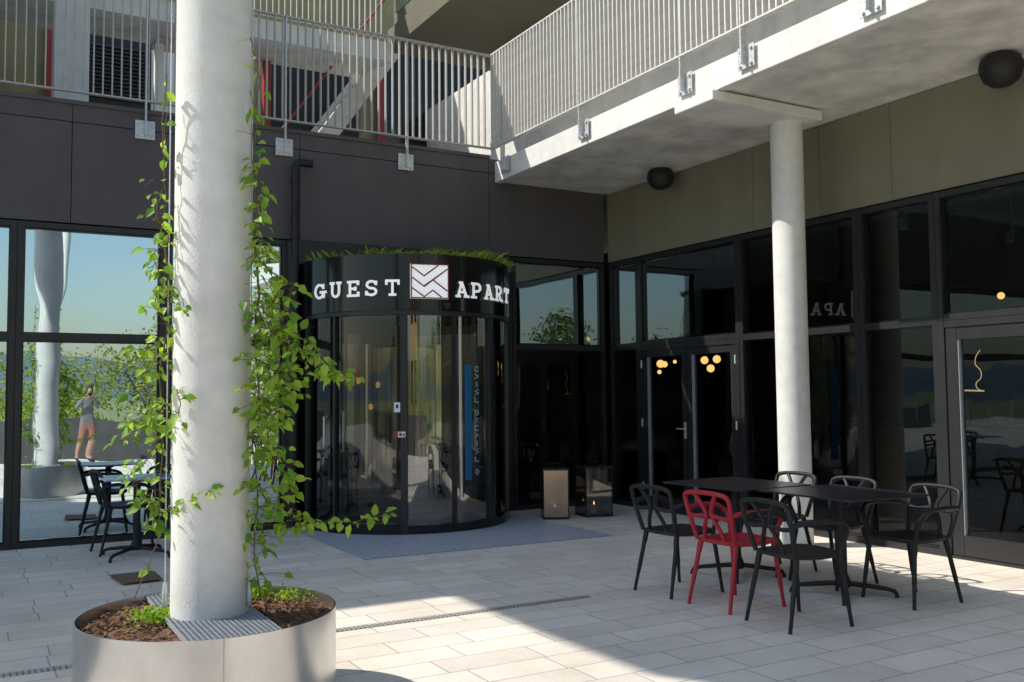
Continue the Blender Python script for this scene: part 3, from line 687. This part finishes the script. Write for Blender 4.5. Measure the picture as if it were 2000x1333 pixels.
while y<gr:
    L=min(gw,math.sqrt(max(gr*gr-y*y,0)))
    segs=[(-L,L)] if abs(y)>CR+.003 else [(-L,-math.sqrt((CR+.004)**2-y*y)),(math.sqrt((CR+.004)**2-y*y),L)]
    for (s0,s1) in segs:
        if s1-s0>.01: mb.box((PX+s0,PY+y-.0022,.429),(PX+s1,PY+y+.0022,.4395))
    y+=.022
mb.build('grate','gratem',pl)
mb=MB(); mb.prism([(PX-gw,PY-math.sqrt(gr*gr-gw*gw)),(PX+gw,PY-math.sqrt(gr*gr-gw*gw)),(PX+gw,PY+math.sqrt(gr*gr-gw*gw)),(PX-gw,PY+math.sqrt(gr*gr-gw*gw))],.415,.42); mb.build('grate_tray','gratem',pl)
def leaf(mb,P,d,n,L,W):
    d=d.normalized(); s=d.cross(n).normalized(); n=s.cross(d)
    mb.add([P,P+d*.3*L+s*W*.5+n*.10*L,P+d*.68*L+s*W*.36+n*.05*L,P+d*L-n*.14*L,P+d*.68*L-s*W*.36+n*.05*L,P+d*.3*L-s*W*.5+n*.10*L,P+d*.5*L],
       [(0,6,1),(1,6,2),(2,6,3),(0,5,6),(5,4,6),(4,3,6)])
def rv(): return V(random.gauss(0,1),random.gauss(0,1),random.gauss(0,1)).normalized()
def cover(pxs,label):
    mb=MB()
    for (px,py,s,cnt) in pxs:
        c0=G(px,py,.41)
        for k in range(cnt):
            c=c0+V(random.gauss(0,s),random.gauss(0,s),0)
            if (c-V(PX,PY,c.z)).length>PR-.02: continue
            leaf(mb,c+V(0,0,random.uniform(0,.05)),rv()+V(0,0,.8),rv(),random.uniform(.012,.026),.012)
    tag(mb.build('ground_cover','leaf'),label,'plant',kind='stuff')
cover([(300,1214,.05,420),(345,1208,.045,350),(370,1200,.03,150)],'tiny leaved green ground cover at the front of the planter soil')
cover([(500,1168,.035,220),(575,1172,.05,160)],'sparse green ground cover on the right side of the planter soil')
# ------------------------------------------------------------ vines
Dv=(pc-CAM).dot(fw)
def vine(name,label,stems):
    T=thing(name,label,'climbing plant',(PX,PY,.4))
    sm=MB(); lf=MB()
    for (pts,dep,dens,spread,rad) in stems:
        ln=smoothline([DP(a,b,dep+random.uniform(-.05,.05)) for a,b in pts],5)
        ln=[q+rv()*.006 for q in ln]
        if ln[0].z<.41: ln[0].z=.40
        sm.tube(ln,[rad*(1-.5*i/len(ln)) for i in range(len(ln))],6)
        for i in range(len(ln)-1):
            seg=ln[i+1]-ln[i]; L=seg.length; cnt=L*dens; n=int(cnt)+(random.random()<cnt-int(cnt))
            clump=.25+1.4*random.random()
            for k in range(int(n*clump+.5)):
                b=ln[i]+seg*random.random(); side=rv(); side.z*=.5; o=side*abs(random.gauss(0,spread))
                P=b+o; d=(side+V(0,0,-.55)+rv()*.5); nn=(V(0,0,1)*.7-fw*.5+rv()*.55)
                if abs(d.normalized().dot(nn.normalized()))>.93: continue
                Lf=random.uniform(.030,.075)*random.uniform(.7,1.05); leaf(lf,P,d,nn,Lf,Lf*.66)
                if o.length>.03: sm.tube([b,(b+P)/2+V(0,0,.006),P],.0013,4)
    sm.build('stem','stem',T,smooth=True); lf.build('foliage','leaf',T,smooth=True)
    return T
D0=Dv
LV=[
 ([(325,150),(318,260),(322,380),(316,450)],D0,20,.018,.003),
 ([(330,200),(322,240),(318,290)],D0,30,.020,.002),
 ([(318,370),(305,420),(330,470),(300,500),(325,560),(345,600)],D0,85,.044,.003),
 ([(316,450),(330,560),(325,650),(312,740),(318,850),(312,960),(305,1060),(262,1175)],D0,26,.036,.005),
 ([(330,520),(305,590),(335,650),(345,690)],D0,105,.050,.003),
 ([(330,650),(285,680),(242,684)],D0,85,.032,.002),
 ([(330,690),(280,740),(300,800),(250,830)],D0,125,.07,.003),
 ([(320,790),(262,850),(236,862)],D0,120,.055,.003),
 ([(345,760),(350,800),(330,850)],D0-.15,75,.05,.003),
 ([(315,850),(285,900),(255,930),(300,990)],D0,125,.07,.003),
 ([(312,1000),(345,990),(380,972),(417,958)],D0-.12,110,.026,.003),
 ([(305,960),(300,1010),(315,1050)],D0,70,.045,.003),
 ([(300,600),(272,600)],D0,50,.02,.0015),
 ([(300,350),(282,362)],D0,40,.015,.0015),
 ([(345,560),(370,620)],D0-.2,55,.025,.002),
]
RV=[
 ([(488,75),(506,160),(492,280),(500,400),(495,480)],D0,24,.024,.003),
 ([(490,180),(500,240),(495,330),(510,390)],D0,34,.028,.002),
 ([(495,330),(510,380),(500,440),(520,480)],D0,80,.042,.003),
 ([(495,480),(505,560),(498,650),(505,760),(495,860),(505,960),(495,1050),(508,1172)],D0,78,.048,.006),
 ([(500,500),(545,545),(570,560),(555,620),(530,660)],D0,115,.045,.004),
 ([(500,590),(520,640),(560,680),(545,740)],D0,200,.078,.004),
 ([(505,640),(560,660),(620,715),(690,742)],D0,125,.044,.003),
 ([(540,640),(590,660),(630,700),(650,735)],D0,120,.042,.003),
 ([(500,700),(530,720),(560,770),(520,830)],D0,200,.074,.004),
 ([(500,780),(540,800),(520,860),(530,900)],D0,165,.060,.003),
 ([(500,880),(545,910),(570,940),(540,980)],D0,175,.062,.003),
 ([(500,940),(530,990),(570,1010),(590,1030)],D0,150,.055,.003),
 ([(505,990),(560,1030),(620,1020),(690,1018),(765,1004)],D0,82,.026,.002),
 ([(500,1010),(515,1050),(520,1080)],D0,100,.045,.003),
]
vine('climbing_vine','leafy green vine climbing on the left side of the thick concrete column',LV)
vine('climbing_vine','dense green vine on the right side of the thick column with shoots reaching right',RV)
for pxc,lab in ((322,'thin steel cable beside the left vine'),(487,'thin steel cable beside the right vine')):
    mb=MB(); b=DP(pxc,1165,D0+.0); b.z=.40; mb.tube([(b.x,b.y,.40),(b.x,b.y,8)],.003,6)
    T=thing('support_cable',lab,'cable',(b.x,b.y,.4)); mb.build('wire','galv',T)
    k=MB(); k.lathe((b.x,b.y,.46),[(0,0),(.012,.01),(.016,.06),(.008,.12),(0,.12)],10); k.build('turnbuckle','galv',T,smooth=True)
# ------------------------------------------------------------ chairs and tables
def make_chair(label,mat,loc,rz,group):
    T=thing('armchair',label,'chair',loc,rz,group)
    N=36; out=[]
    for i in range(N):
        a=2*PI*i/N; c,s=math.cos(a),math.sin(a); e=.55
        x=.225*math.copysign(abs(c)**e,c); y=.215*math.copysign(abs(s)**e,s); x*=1-.12*(-y/.215 if y<0 else 0); out.append((x,y))
    mb=MB(); rings=[(.02,.440),(.45,.441),(.8,.449),(.95,.456),(1.0,.452),(.99,.434),(.9,.424),(.02,.418)]
    vs=[(x*k,y*k,z+ (.006*(y*k/.2)**2)) for k,z in rings for x,y in out]; fs=[]
    for i in range(len(rings)-1):
        for j in range(N): fs.append((i*N+j,i*N+(j+1)%N,(i+1)*N+(j+1)%N,(i+1)*N+j))
    fs.append(tuple(range(N))); fs.append(tuple((len(rings)-1)*N+j for j in range(N))[::-1])
    mb.add(vs,fs); mb.build('seat',mat,T,world=False,smooth=True)
    mb=MB()
    loop=smoothline([(-.180,-.185,.445),(-.193,-.210,.53),(-.208,-.236,.63),(-.214,-.258,.715),(-.200,-.272,.762),(-.12,-.281,.780),(0,-.284,.784),(.12,-.281,.780),(.200,-.272,.762),(.214,-.258,.715),(.208,-.236,.63),(.193,-.210,.53),(.180,-.185,.445)],5)
    mb.tube(loop,.0165,10)
    for s in (-1,1):
        mb.tube(smoothline([(s*.10,-.192,.445),(s*.075,-.215,.53),(s*.032,-.240,.61),(s*.028,-.250,.655),(s*.06,-.266,.715),(s*.10,-.280,.772)],5),.0145,8)
        mb.tube(smoothline([(s*.208,-.236,.625),(s*.13,-.242,.615),(s*.03,-.245,.632)],5),.0140,8)
    mb.build('backrest',mat,T,world=False,smooth=True)
    for s in (-1,1):
        mb=MB(); mb.tube(smoothline([(s*.210,-.236,.640),(s*.255,-.17,.660),(s*.285,-.02,.664),(s*.285,.10,.652),(s*.262,.165,.60),(s*.225,.165,.52),(s*.205,.15,.44)],5),.0165,10); mb.build('armrest',mat,T,world=False,smooth=True)
        mb=MB(); mb.tube(smoothline([(s*.20,.155,.445),(s*.21,.175,.3),(s*.232,.212,.0)],5),[.020]*4+[.016]*4+[.0125]*3,10); mb.build('leg',mat,T,world=False,smooth=True)
        mb=MB(); mb.tube(smoothline([(s*.165,-.165,.445),(s*.178,-.195,.3),(s*.20,-.262,.0)],5),[.020]*4+[.016]*4+[.0125]*3,10); mb.build('leg',mat,T,world=False,smooth=True)
    return T
GR='armchairs round the courtyard tables'
fx=-PI/2   # faces +X
ch=make_chair('black armchair at the far left corner of the long table, back to the courtyard','black',(-2.93,-4.98,0),fx+.05,GR)
dup(ch,(-2.90,-5.56,0),fx+.03,'red plastic armchair between two black ones at the table','red')
dup(ch,(-2.93,-6.16,0),fx-.06,'black armchair nearest to the viewer, right of the red chair')
dup(ch,(-1.80,-6.11,0),PI/2-.10,'black armchair at the right end of the table against the glass wall')
dup(ch,(-1.76,-4.78,0),PI/2,'black armchair behind the table, directly before the slim column')
dup(ch,(-1.76,-5.38,0),PI/2,'black armchair behind the table, just right of the slim column')
def make_table(label,loc,rz,w,l,group):
    T=thing('cafe_table',label,'table',loc,rz,group)
    mb=MB(); a,b=w/2,l/2; c=.012
    mb.prism([(-a+c,-b),(a-c,-b),(a,-b+c),(a,b-c),(a-c,b),(-a+c,b),(-a,b-c),(-a,-b+c)],.724,.738); mb.build('tabletop','tabletop',T,world=False,bevel=.002)
    mb=MB(); mb.tube([(0,0,.07),(0,0,.70)],.033,16); mb.lathe((0,0,0),[(0,.06),(.05,.06),(.055,.1),(.036,.15),(0,.15)],16); mb.build('pedestal','black',T,world=False,smooth=True)
    mb=MB(); mb.box((-.2,-.03,.700),(.2,.03,.723)); mb.box((-.03,-.2,.700),(.03,.2,.7225)); mb.build('top_bracket','black',T,world=False)
    for k in range(4):
        an=PI/4+k*PI/2; u=V(math.cos(an),math.sin(an),0)
        mb=MB(); mb.tube([u*.03+V(0,0,.085),u*.15+V(0,0,.075),u*.29+V(0,0,.06),u*.345+V(0,0,.045),u*.36+V(0,0,.02),u*.36+V(0,0,0)],[.019,.018,.016,.015,.014,.016],8); mb.build('leg','black',T,world=False,smooth=True)
    return T
tx=-2.10
t1=make_table('black cafe table on the left of the joined pair, beside the red chair',(tx-.06,-4.77,0),.02,.78,.90,'black courtyard tables')
dup(t1,(tx+.06,-5.73,0),-.05,'black cafe table on the right of the joined pair')
lt=G(272,1088); 
t2=make_table('small blue topped table by the mirrored window behind the planter',(lt.x-.02,lt.y+.05,0),0,.62,.62,'black courtyard tables')
for o in bpy.data.objects:
    if o.parent==t2 and o.name.startswith('tabletop'): o.data.materials[0]=M['bluetop']
cl=G(246,1080)
dup(ch,(cl.x,cl.y+.10,0),fx+.1,'black armchair left of the small table by the mirrored window')
dup(ch,(lt.x+.62,lt.y+.10,0),PI/2,'black armchair right of the small window table, mostly hidden by the thick column')
# ------------------------------------------------------------ lanterns
def lantern(px,py,w,hh,label,mat,rz=0):
    c=G(px,py); c.y+=w*.3
    T=thing('candle_lantern',label,'lantern',(c.x,c.y,0),rz,'candle lanterns by the entrance')
    a=w/2
    mb=MB(); mb.box((-a,-a,.006),(a,a,.03)); mb.build('base','black',T,world=False)
    mb=MB(); mb.box((-a-.004,-a-.004,hh-.02),(a+.004,a+.004,hh)); mb.build('lid','black',T,world=False)
    mb=MB(); mb.tube([(-.07,0,hh),(-.06,0,hh+.05),(.06,0,hh+.05),(.07,0,hh)],.006,6); mb.build('handle','black',T,world=False)
    for i in (-1,1):
        for j in (-1,1):
            mb=MB(); mb.box((i*(a-.007)-.006,j*(a-.007)-.006,.03),(i*(a-.007)+.006,j*(a-.007)+.006,hh-.02)); mb.build('corner_post','black',T,world=False)
    for (dx,dy) in ((1,0),(-1,0),(0,1),(0,-1)):
        mb=MB(); ctr=V(dx*(a-.004),dy*(a-.004),hh/2); t=V(-dy,dx,0)*(a-.0135); zz=V(0,0,hh/2-.026)
        mb.add([ctr-t-zz,ctr+t-zz,ctr+t+zz,ctr-t+zz],[(0,1,2,3)]); mb.build('pane',mat,T,world=False)
    mb=MB(); mb.lathe((0,0,.03),[(0,0),(.04,0),(.04,.10),(.03,.105),(0,.095)],20); k=mb.build('candle','candle',T,smooth=True,world=False)
    mb=MB(); mb.lathe((0,0,.13),[(0,0),(.008,.012),(.006,.03),(0,.05)],10); mb.build('flame','flame',k,smooth=True,world=False)
lantern(1092,1014,.31,.60,'square glass candle lantern nearer the revolving door with bright reflecting side','glassB',-.45)
lantern(1170,1009,.35,.60,'square dark glass candle lantern in the corner between the two glass walls','glassC',-.2)
# ------------------------------------------------------------ wall speakers
for (px,py,s,lab) in ((1290,348,.165,'round black speaker under the balcony close to the building corner'),(1955,135,.17,'round black speaker under the balcony at the upper right corner')):
    q=FX(px,py,-.27); T=thing('wall_speaker',lab,'speaker',(q.x,q.y,q.z),0,'round speakers under the balcony')
    mb=MB(); prof=[(0,-.9),(.45,-.82),(.8,-.55),(.98,-.1),(1,.15),(.9,.5),(.55,.75),(0,.8)]
    mb.lathe((q.x,q.y,q.z),[(a*s,b*s) for a,b in prof],32); mb.build('housing','black',T,smooth=True)
    mb=MB(); mb.tube([(q.x,q.y,q.z+s*.7),(q.x,q.y,ZS-.004)],.02,10); mb.box((q.x-.06,q.y-.06,ZS-.02),(q.x+.06,q.y+.06,ZS-.003)); mb.build('bracket','black',T)
# ------------------------------------------------------------ interior things
def globe_cluster(pxs,x,lab):
    c=FX(pxs[0][0],pxs[0][1],x); T=thing('pendant_lamp',lab,'lamp',(c.x,c.y,c.z),0,'glowing globe lamps inside')
    for (a,b,rr) in pxs:
        q=FX(a,b,x); mb=MB(); mb.lathe(q,[(rr*math.sin(PI*i/8),-rr*math.cos(PI*i/8)) for i in range(9)],14); mb.build('globe','warm',T,smooth=True)
    mb=MB(); mb.tube([(c.x,c.y,c.z),(c.x,c.y,ZT)],.006,6); mb.build('cord','black',T)
globe_cluster([(1290,711,.065),(1298,712,.05),(1318,707,.03),(1288,727,.035)],2.2,'pair of glowing globe lamps seen through the left glass door leaf')
globe_cluster([(1376,704,.06),(1400,702,.06),(1388,720,.06)],2.2,'cluster of three glowing globe lamps seen through the right glass door leaf')
mb=MB(); mb.tube(smoothline([FX(a,b,2.0) for a,b in ((1914,684),(1906,697),(1905,712),(1915,724),(1916,738),(1907,748),(1908,758),(1918,764))],5),.005,6)
lt_=thing('squiggle_lamp','thin glowing squiggle lamp inside behind the right door','lamp',FX(1912,764,2.0)); mb.build('glow_tube','dimwarm',lt_,smooth=True)
mb=MB(); mb.tube([FX(1884,763,2.0),FX(1922,764,2.0)],.008,6); mb.build('bracket','dimwarm',lt_)
q=FX(1955,578,2.5); T=thing('pendant_lamp','small hanging bulb seen through the upper right window','lamp',(q.x,q.y,q.z))
mb=MB(); mb.lathe(q,[(.04*math.sin(PI*i/8),-.04*math.cos(PI*i/8)) for i in range(9)],12); mb.build('globe','warm',T,smooth=True)
mb=MB(); mb.tube([(q.x,q.y,q.z+.03),(q.x,q.y,ZT)],.006,6); mb.build('cord','black',T)
for (px,py,lab) in ((738,752,'small warm bulb inside, seen through the drum at eye height'),(724,795,'lower small warm bulb inside behind the revolving door'),(700,744,'leftmost small warm bulb inside behind the revolving door')):
    q=FY(px,py,4.5); T=thing('pendant_lamp',lab,'lamp',(q.x,q.y,q.z))
    mb=MB(); mb.lathe(q,[(.04*math.sin(PI*i/8),-.055*math.cos(PI*i/8)) for i in range(9)],12); mb.build('globe','warm',T,smooth=True)
    mb=MB(); mb.tube([(q.x,q.y,q.z+.03),(q.x,q.y,ZT)],.004,6); mb.build('cord','black',T)
T=thing('bar_counter','dark bar counter inside behind the right glass door','counter',(3.2,-3.8,0))
mb=MB(); mb.box((3.0,-6.5,.007),(3.5,-1.5,1.02)); mb.build('body','wood',T)
mb=MB(); mb.box((2.92,-6.6,1.022),(3.56,-1.4,1.06)); mb.build('worktop','black',T)
for k in range(9):
    q=V(3.2+random.uniform(-.1,.15),-2.2-k*.24+random.uniform(-.05,.05),1.061)
    mb=MB(); mb.lathe(q,[(0,0),(.035,0),(.035,.17),(.014,.22),(.014,.29),(0,.29)],12); tag(mb.build('bottle','bottle',smooth=True),'dark glass bottle standing on the bar counter inside','bottle','bottles on the bar')
for (px,py,lab) in ((640,960,'dim cafe table inside, glimpsed through the left of the drum'),(1080,950,'dim cafe table inside behind the corner window')):
    q=FY(px,py,2.6); dup(t1,(q.x,2.6,.006),.3,lab); dup(ch,(q.x-.6,2.7,.006),fx,lab.replace('cafe table','armchair'))
# ------------------------------------------------------------ surroundings behind the viewer (seen as reflections)
mb=MB(); mb.box((-26,-14.9,0),(-3.4,-14.5,1.0)); tag(mb.build('parapet_wall','dark'),'low dark concrete wall at the courtyard edge','wall')
def tree(x,y,hh,cr,name,label,cat,mat,cnt,low=.35,tr=.05):
    T=thing(name,label,cat,(x,y,-.01))
    mb=MB(); mb.tube(smoothline([(x,y,-.05),(x+random.gauss(0,.1),y,hh*.3),(x+random.gauss(0,.2),y+random.gauss(0,.2),hh*.7)],4),[tr*hh*.4*(1-.08*i) for i in range(9)],10)
    for k in range(6):
        a=random.uniform(0,2*PI); z=hh*random.uniform(.25,.55); mb.tube([(x,y,z),(x+math.cos(a)*cr*.4,y+math.sin(a)*cr*.4,z+hh*.14),(x+math.cos(a)*cr*.75,y+math.sin(a)*cr*.75,z+hh*.2)],[.02*hh*.2,.013*hh*.2,.006*hh*.2],6)
    mb.build('trunk','stem',T,smooth=True)
    lf=MB(); cls=[]
    for k in range(38):
        d=rv(); rr=random.random()**.4; cls.append(V(x+d.x*cr*rr,y+d.y*cr*rr,hh*(low+(1-low)/2)+d.z*hh*(1-low)/2*rr))
    for k in range(cnt):
        c=random.choice(cls); P=c+V(random.gauss(0,1),random.gauss(0,1),random.gauss(0,.8))*max(cr*.17,.3)
        L=random.uniform(.10,.24)*(hh/5)**.5; leaf(lf,P,rv(),rv(),L,L*.6)
    lf.build('crown',mat,T)
random.seed(3)
for i,(x,y,hh,cr) in enumerate(((-9,-24,2.6,2.0),(-5.6,-23,3.0,2.2),(-2.2,-25,3.4,2.4),(1.5,-24,3.0,2.2),(-13,-25,2.8,2.3),(5,-26,3.4,2.4))):
    tree(x,y,hh,cr,'bush','sunlit yellow green bush beyond the low dark wall, number '+['one','two','three','four','five','six'][i]+' from the pale pole','bush','bush',2600,.05,.03)
TL=['tall leafy tree beyond the bushes','tallest leafy tree far off beyond the bushes','small round tree far off beyond the bushes','slim bright poplar, first of three beyond the bushes','slim bright poplar, middle one of three beyond the bushes','slim bright poplar, last of three beyond the bushes','broad leafy tree on the lawn left of the tan building','low round tree on the lawn farthest left of the tan building']
for i,(x,y,hh,cr,mt_) in enumerate(((12,-33,8,3.4,'tree'),(20,-38,10,4,'tree'),(3,-45,6,3,'tree'),(3.2,-27,10,1.1,'bush'),(6.2,-27.5,11,1.2,'bush'),(9.2,-27,10,1.2,'bush'),(-18.5,-30,5.6,2.0,'tree'),(-24.5,-31,4.6,2.2,'tree'))):
    tree(x,y,hh,cr,'tree',TL[i],'tree',mt_,3000,.35 if mt_=='tree' else .06,.03)
mb=MB(); mb.tube([(-5.3,-24,0),(-5.25,-24,3),(-5.0,-24,7),(-4.9,-24,9)],[.12,.11,.09,.07],12); tag(mb.build('pole','pale',smooth=True),'leaning pale pole beyond the low dark wall','pole')
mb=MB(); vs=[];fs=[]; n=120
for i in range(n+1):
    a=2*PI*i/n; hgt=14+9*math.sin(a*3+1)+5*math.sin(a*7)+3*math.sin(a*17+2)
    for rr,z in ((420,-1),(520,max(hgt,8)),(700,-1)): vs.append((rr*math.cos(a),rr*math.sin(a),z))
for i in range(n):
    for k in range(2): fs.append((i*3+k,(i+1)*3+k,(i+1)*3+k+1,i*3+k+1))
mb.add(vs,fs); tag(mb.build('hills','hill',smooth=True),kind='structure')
bb=thing('far_building','long pale building far across the lawn','building',(24,-56,0))
mb=MB(); mb.box((8,-60,0),(40,-52,5));  mb.build('wall','pale',bb)
mb=MB(); mb.add([(7.5,-51.5,5),(40.5,-51.5,5),(40.5,-60.5,5),(7.5,-60.5,5),(7.5,-56,7),(40.5,-56,7)],[(0,1,5,4),(2,3,4,5),(1,2,5),(3,0,4)]); mb.build('roof','galv',bb)
bt=thing('far_building','narrow tan rendered tower building facing the courtyard from behind the viewer','building',(-10.5,-34,0))
mb=MB(); mb.box((-12.8,-38,0),(-8.4,-30,11)); mb.build('wall','tan',bt)
for fl in range(3):
    for k in range(2):
        g=MB(); x=-12.3+k*2.1; z=1.2+fl*3.4; g.box((x,-30.0,z),(x+1.2,-29.96,z+1.8)); g.build('window','gloss',bt)
# ------------------------------------------------------------ person seen only as a reflection in the left window
px_,py_=-5.2,-13.6
PT=thing('person','standing person in a grey top, hands raised to the face, mirrored in the left window','person',(px_,py_,0),.05)
sv=[];se=[];sr=[]
def sk_(x,y,z,rx,ry=None,par=None):
    sv.append((x,y,z)); sr.append((rx,ry or rx)); 
    if par is not None: se.append((par,len(sv)-1))
    return len(sv)-1
pel=sk_(0,0,.96,.145,.11); sp=sk_(0,0,1.12,.13,.10,pel); cst=sk_(0,0,1.32,.155,.11,sp); nk=sk_(0,.005,1.47,.052,.055,cst); hd=sk_(0,.02,1.57,.066,.078,nk); h2=sk_(0,.02,1.66,.074,.092,hd); h3=sk_(0,.01,1.73,.055,.07,h2)
sk_(0,.115,1.625,.012,.014,h2)
for s in (-1,1):
    hp=sk_(s*.09,0,.88,.095,.10,pel); kn=sk_(s*.105,.02,.50,.06,.062,hp); an=sk_(s*.11,-.01,.10,.042,.045,kn); sk_(s*.125,.15,.04,.042,.035,an)
    shd=sk_(s*.185,0,1.40,.062,.062,cst); el=sk_(s*.25,.13,1.17,.046,.046,shd); wr=sk_(s*.12,.25,1.46,.028,.03,el); pm_=sk_(s*.085,.265,1.52,.034,.022,wr)
    for j in range(4):
        f1=sk_(s*(.062-.004*j),.262+.006*j,1.545+.016*j-.02,.0095,.0095,pm_); f2=sk_(s*.035,.285,1.555+.016*j-.02,.009,.009,f1); sk_(s*.018,.272,1.556+.015*j-.02,.008,.008,f2)
    th1=sk_(s*.062,.245,1.50,.0105,.0105,pm_); sk_(s*.035,.235,1.505,.009,.009,th1)
me=bpy.data.meshes.new('body'); me.from_pydata(sv,se,[]); bo=bpy.data.objects.new('body',me); COL.objects.link(bo); bo.parent=PT
me.materials.append(M['person'])
bo.modifiers.new('skin','SKIN'); ss=bo.modifiers.new('sub','SUBSURF'); ss.levels=1; ss.render_levels=2
for i,q in enumerate(me.skin_vertices[0].data if len(me.skin_vertices) else []):
    q.radius=sr[i]; q.use_root=(i==0)
mb=MB(); mb.lathe((0,-.002,1.655),[(.088,-.05),(.092,.0),(.086,.05),(.06,.095),(0,.112)],20); mb.build('hair','hair',PT,world=False,smooth=True)
cm=thing('hand_camera','small black camera held up by the mirrored person','camera',(px_,py_+.27,1.52),.05)
mb=MB(); mb.box((-.055,-.02,0),(.055,.02,.075)); mb.build('camera_body','black',cm,world=False,bevel=.006)
mb=MB(); mb.tube([(0,.021,.037),(0,.08,.037)],.028,16); mb.build('lens','gloss',cm,world=False,smooth=True)
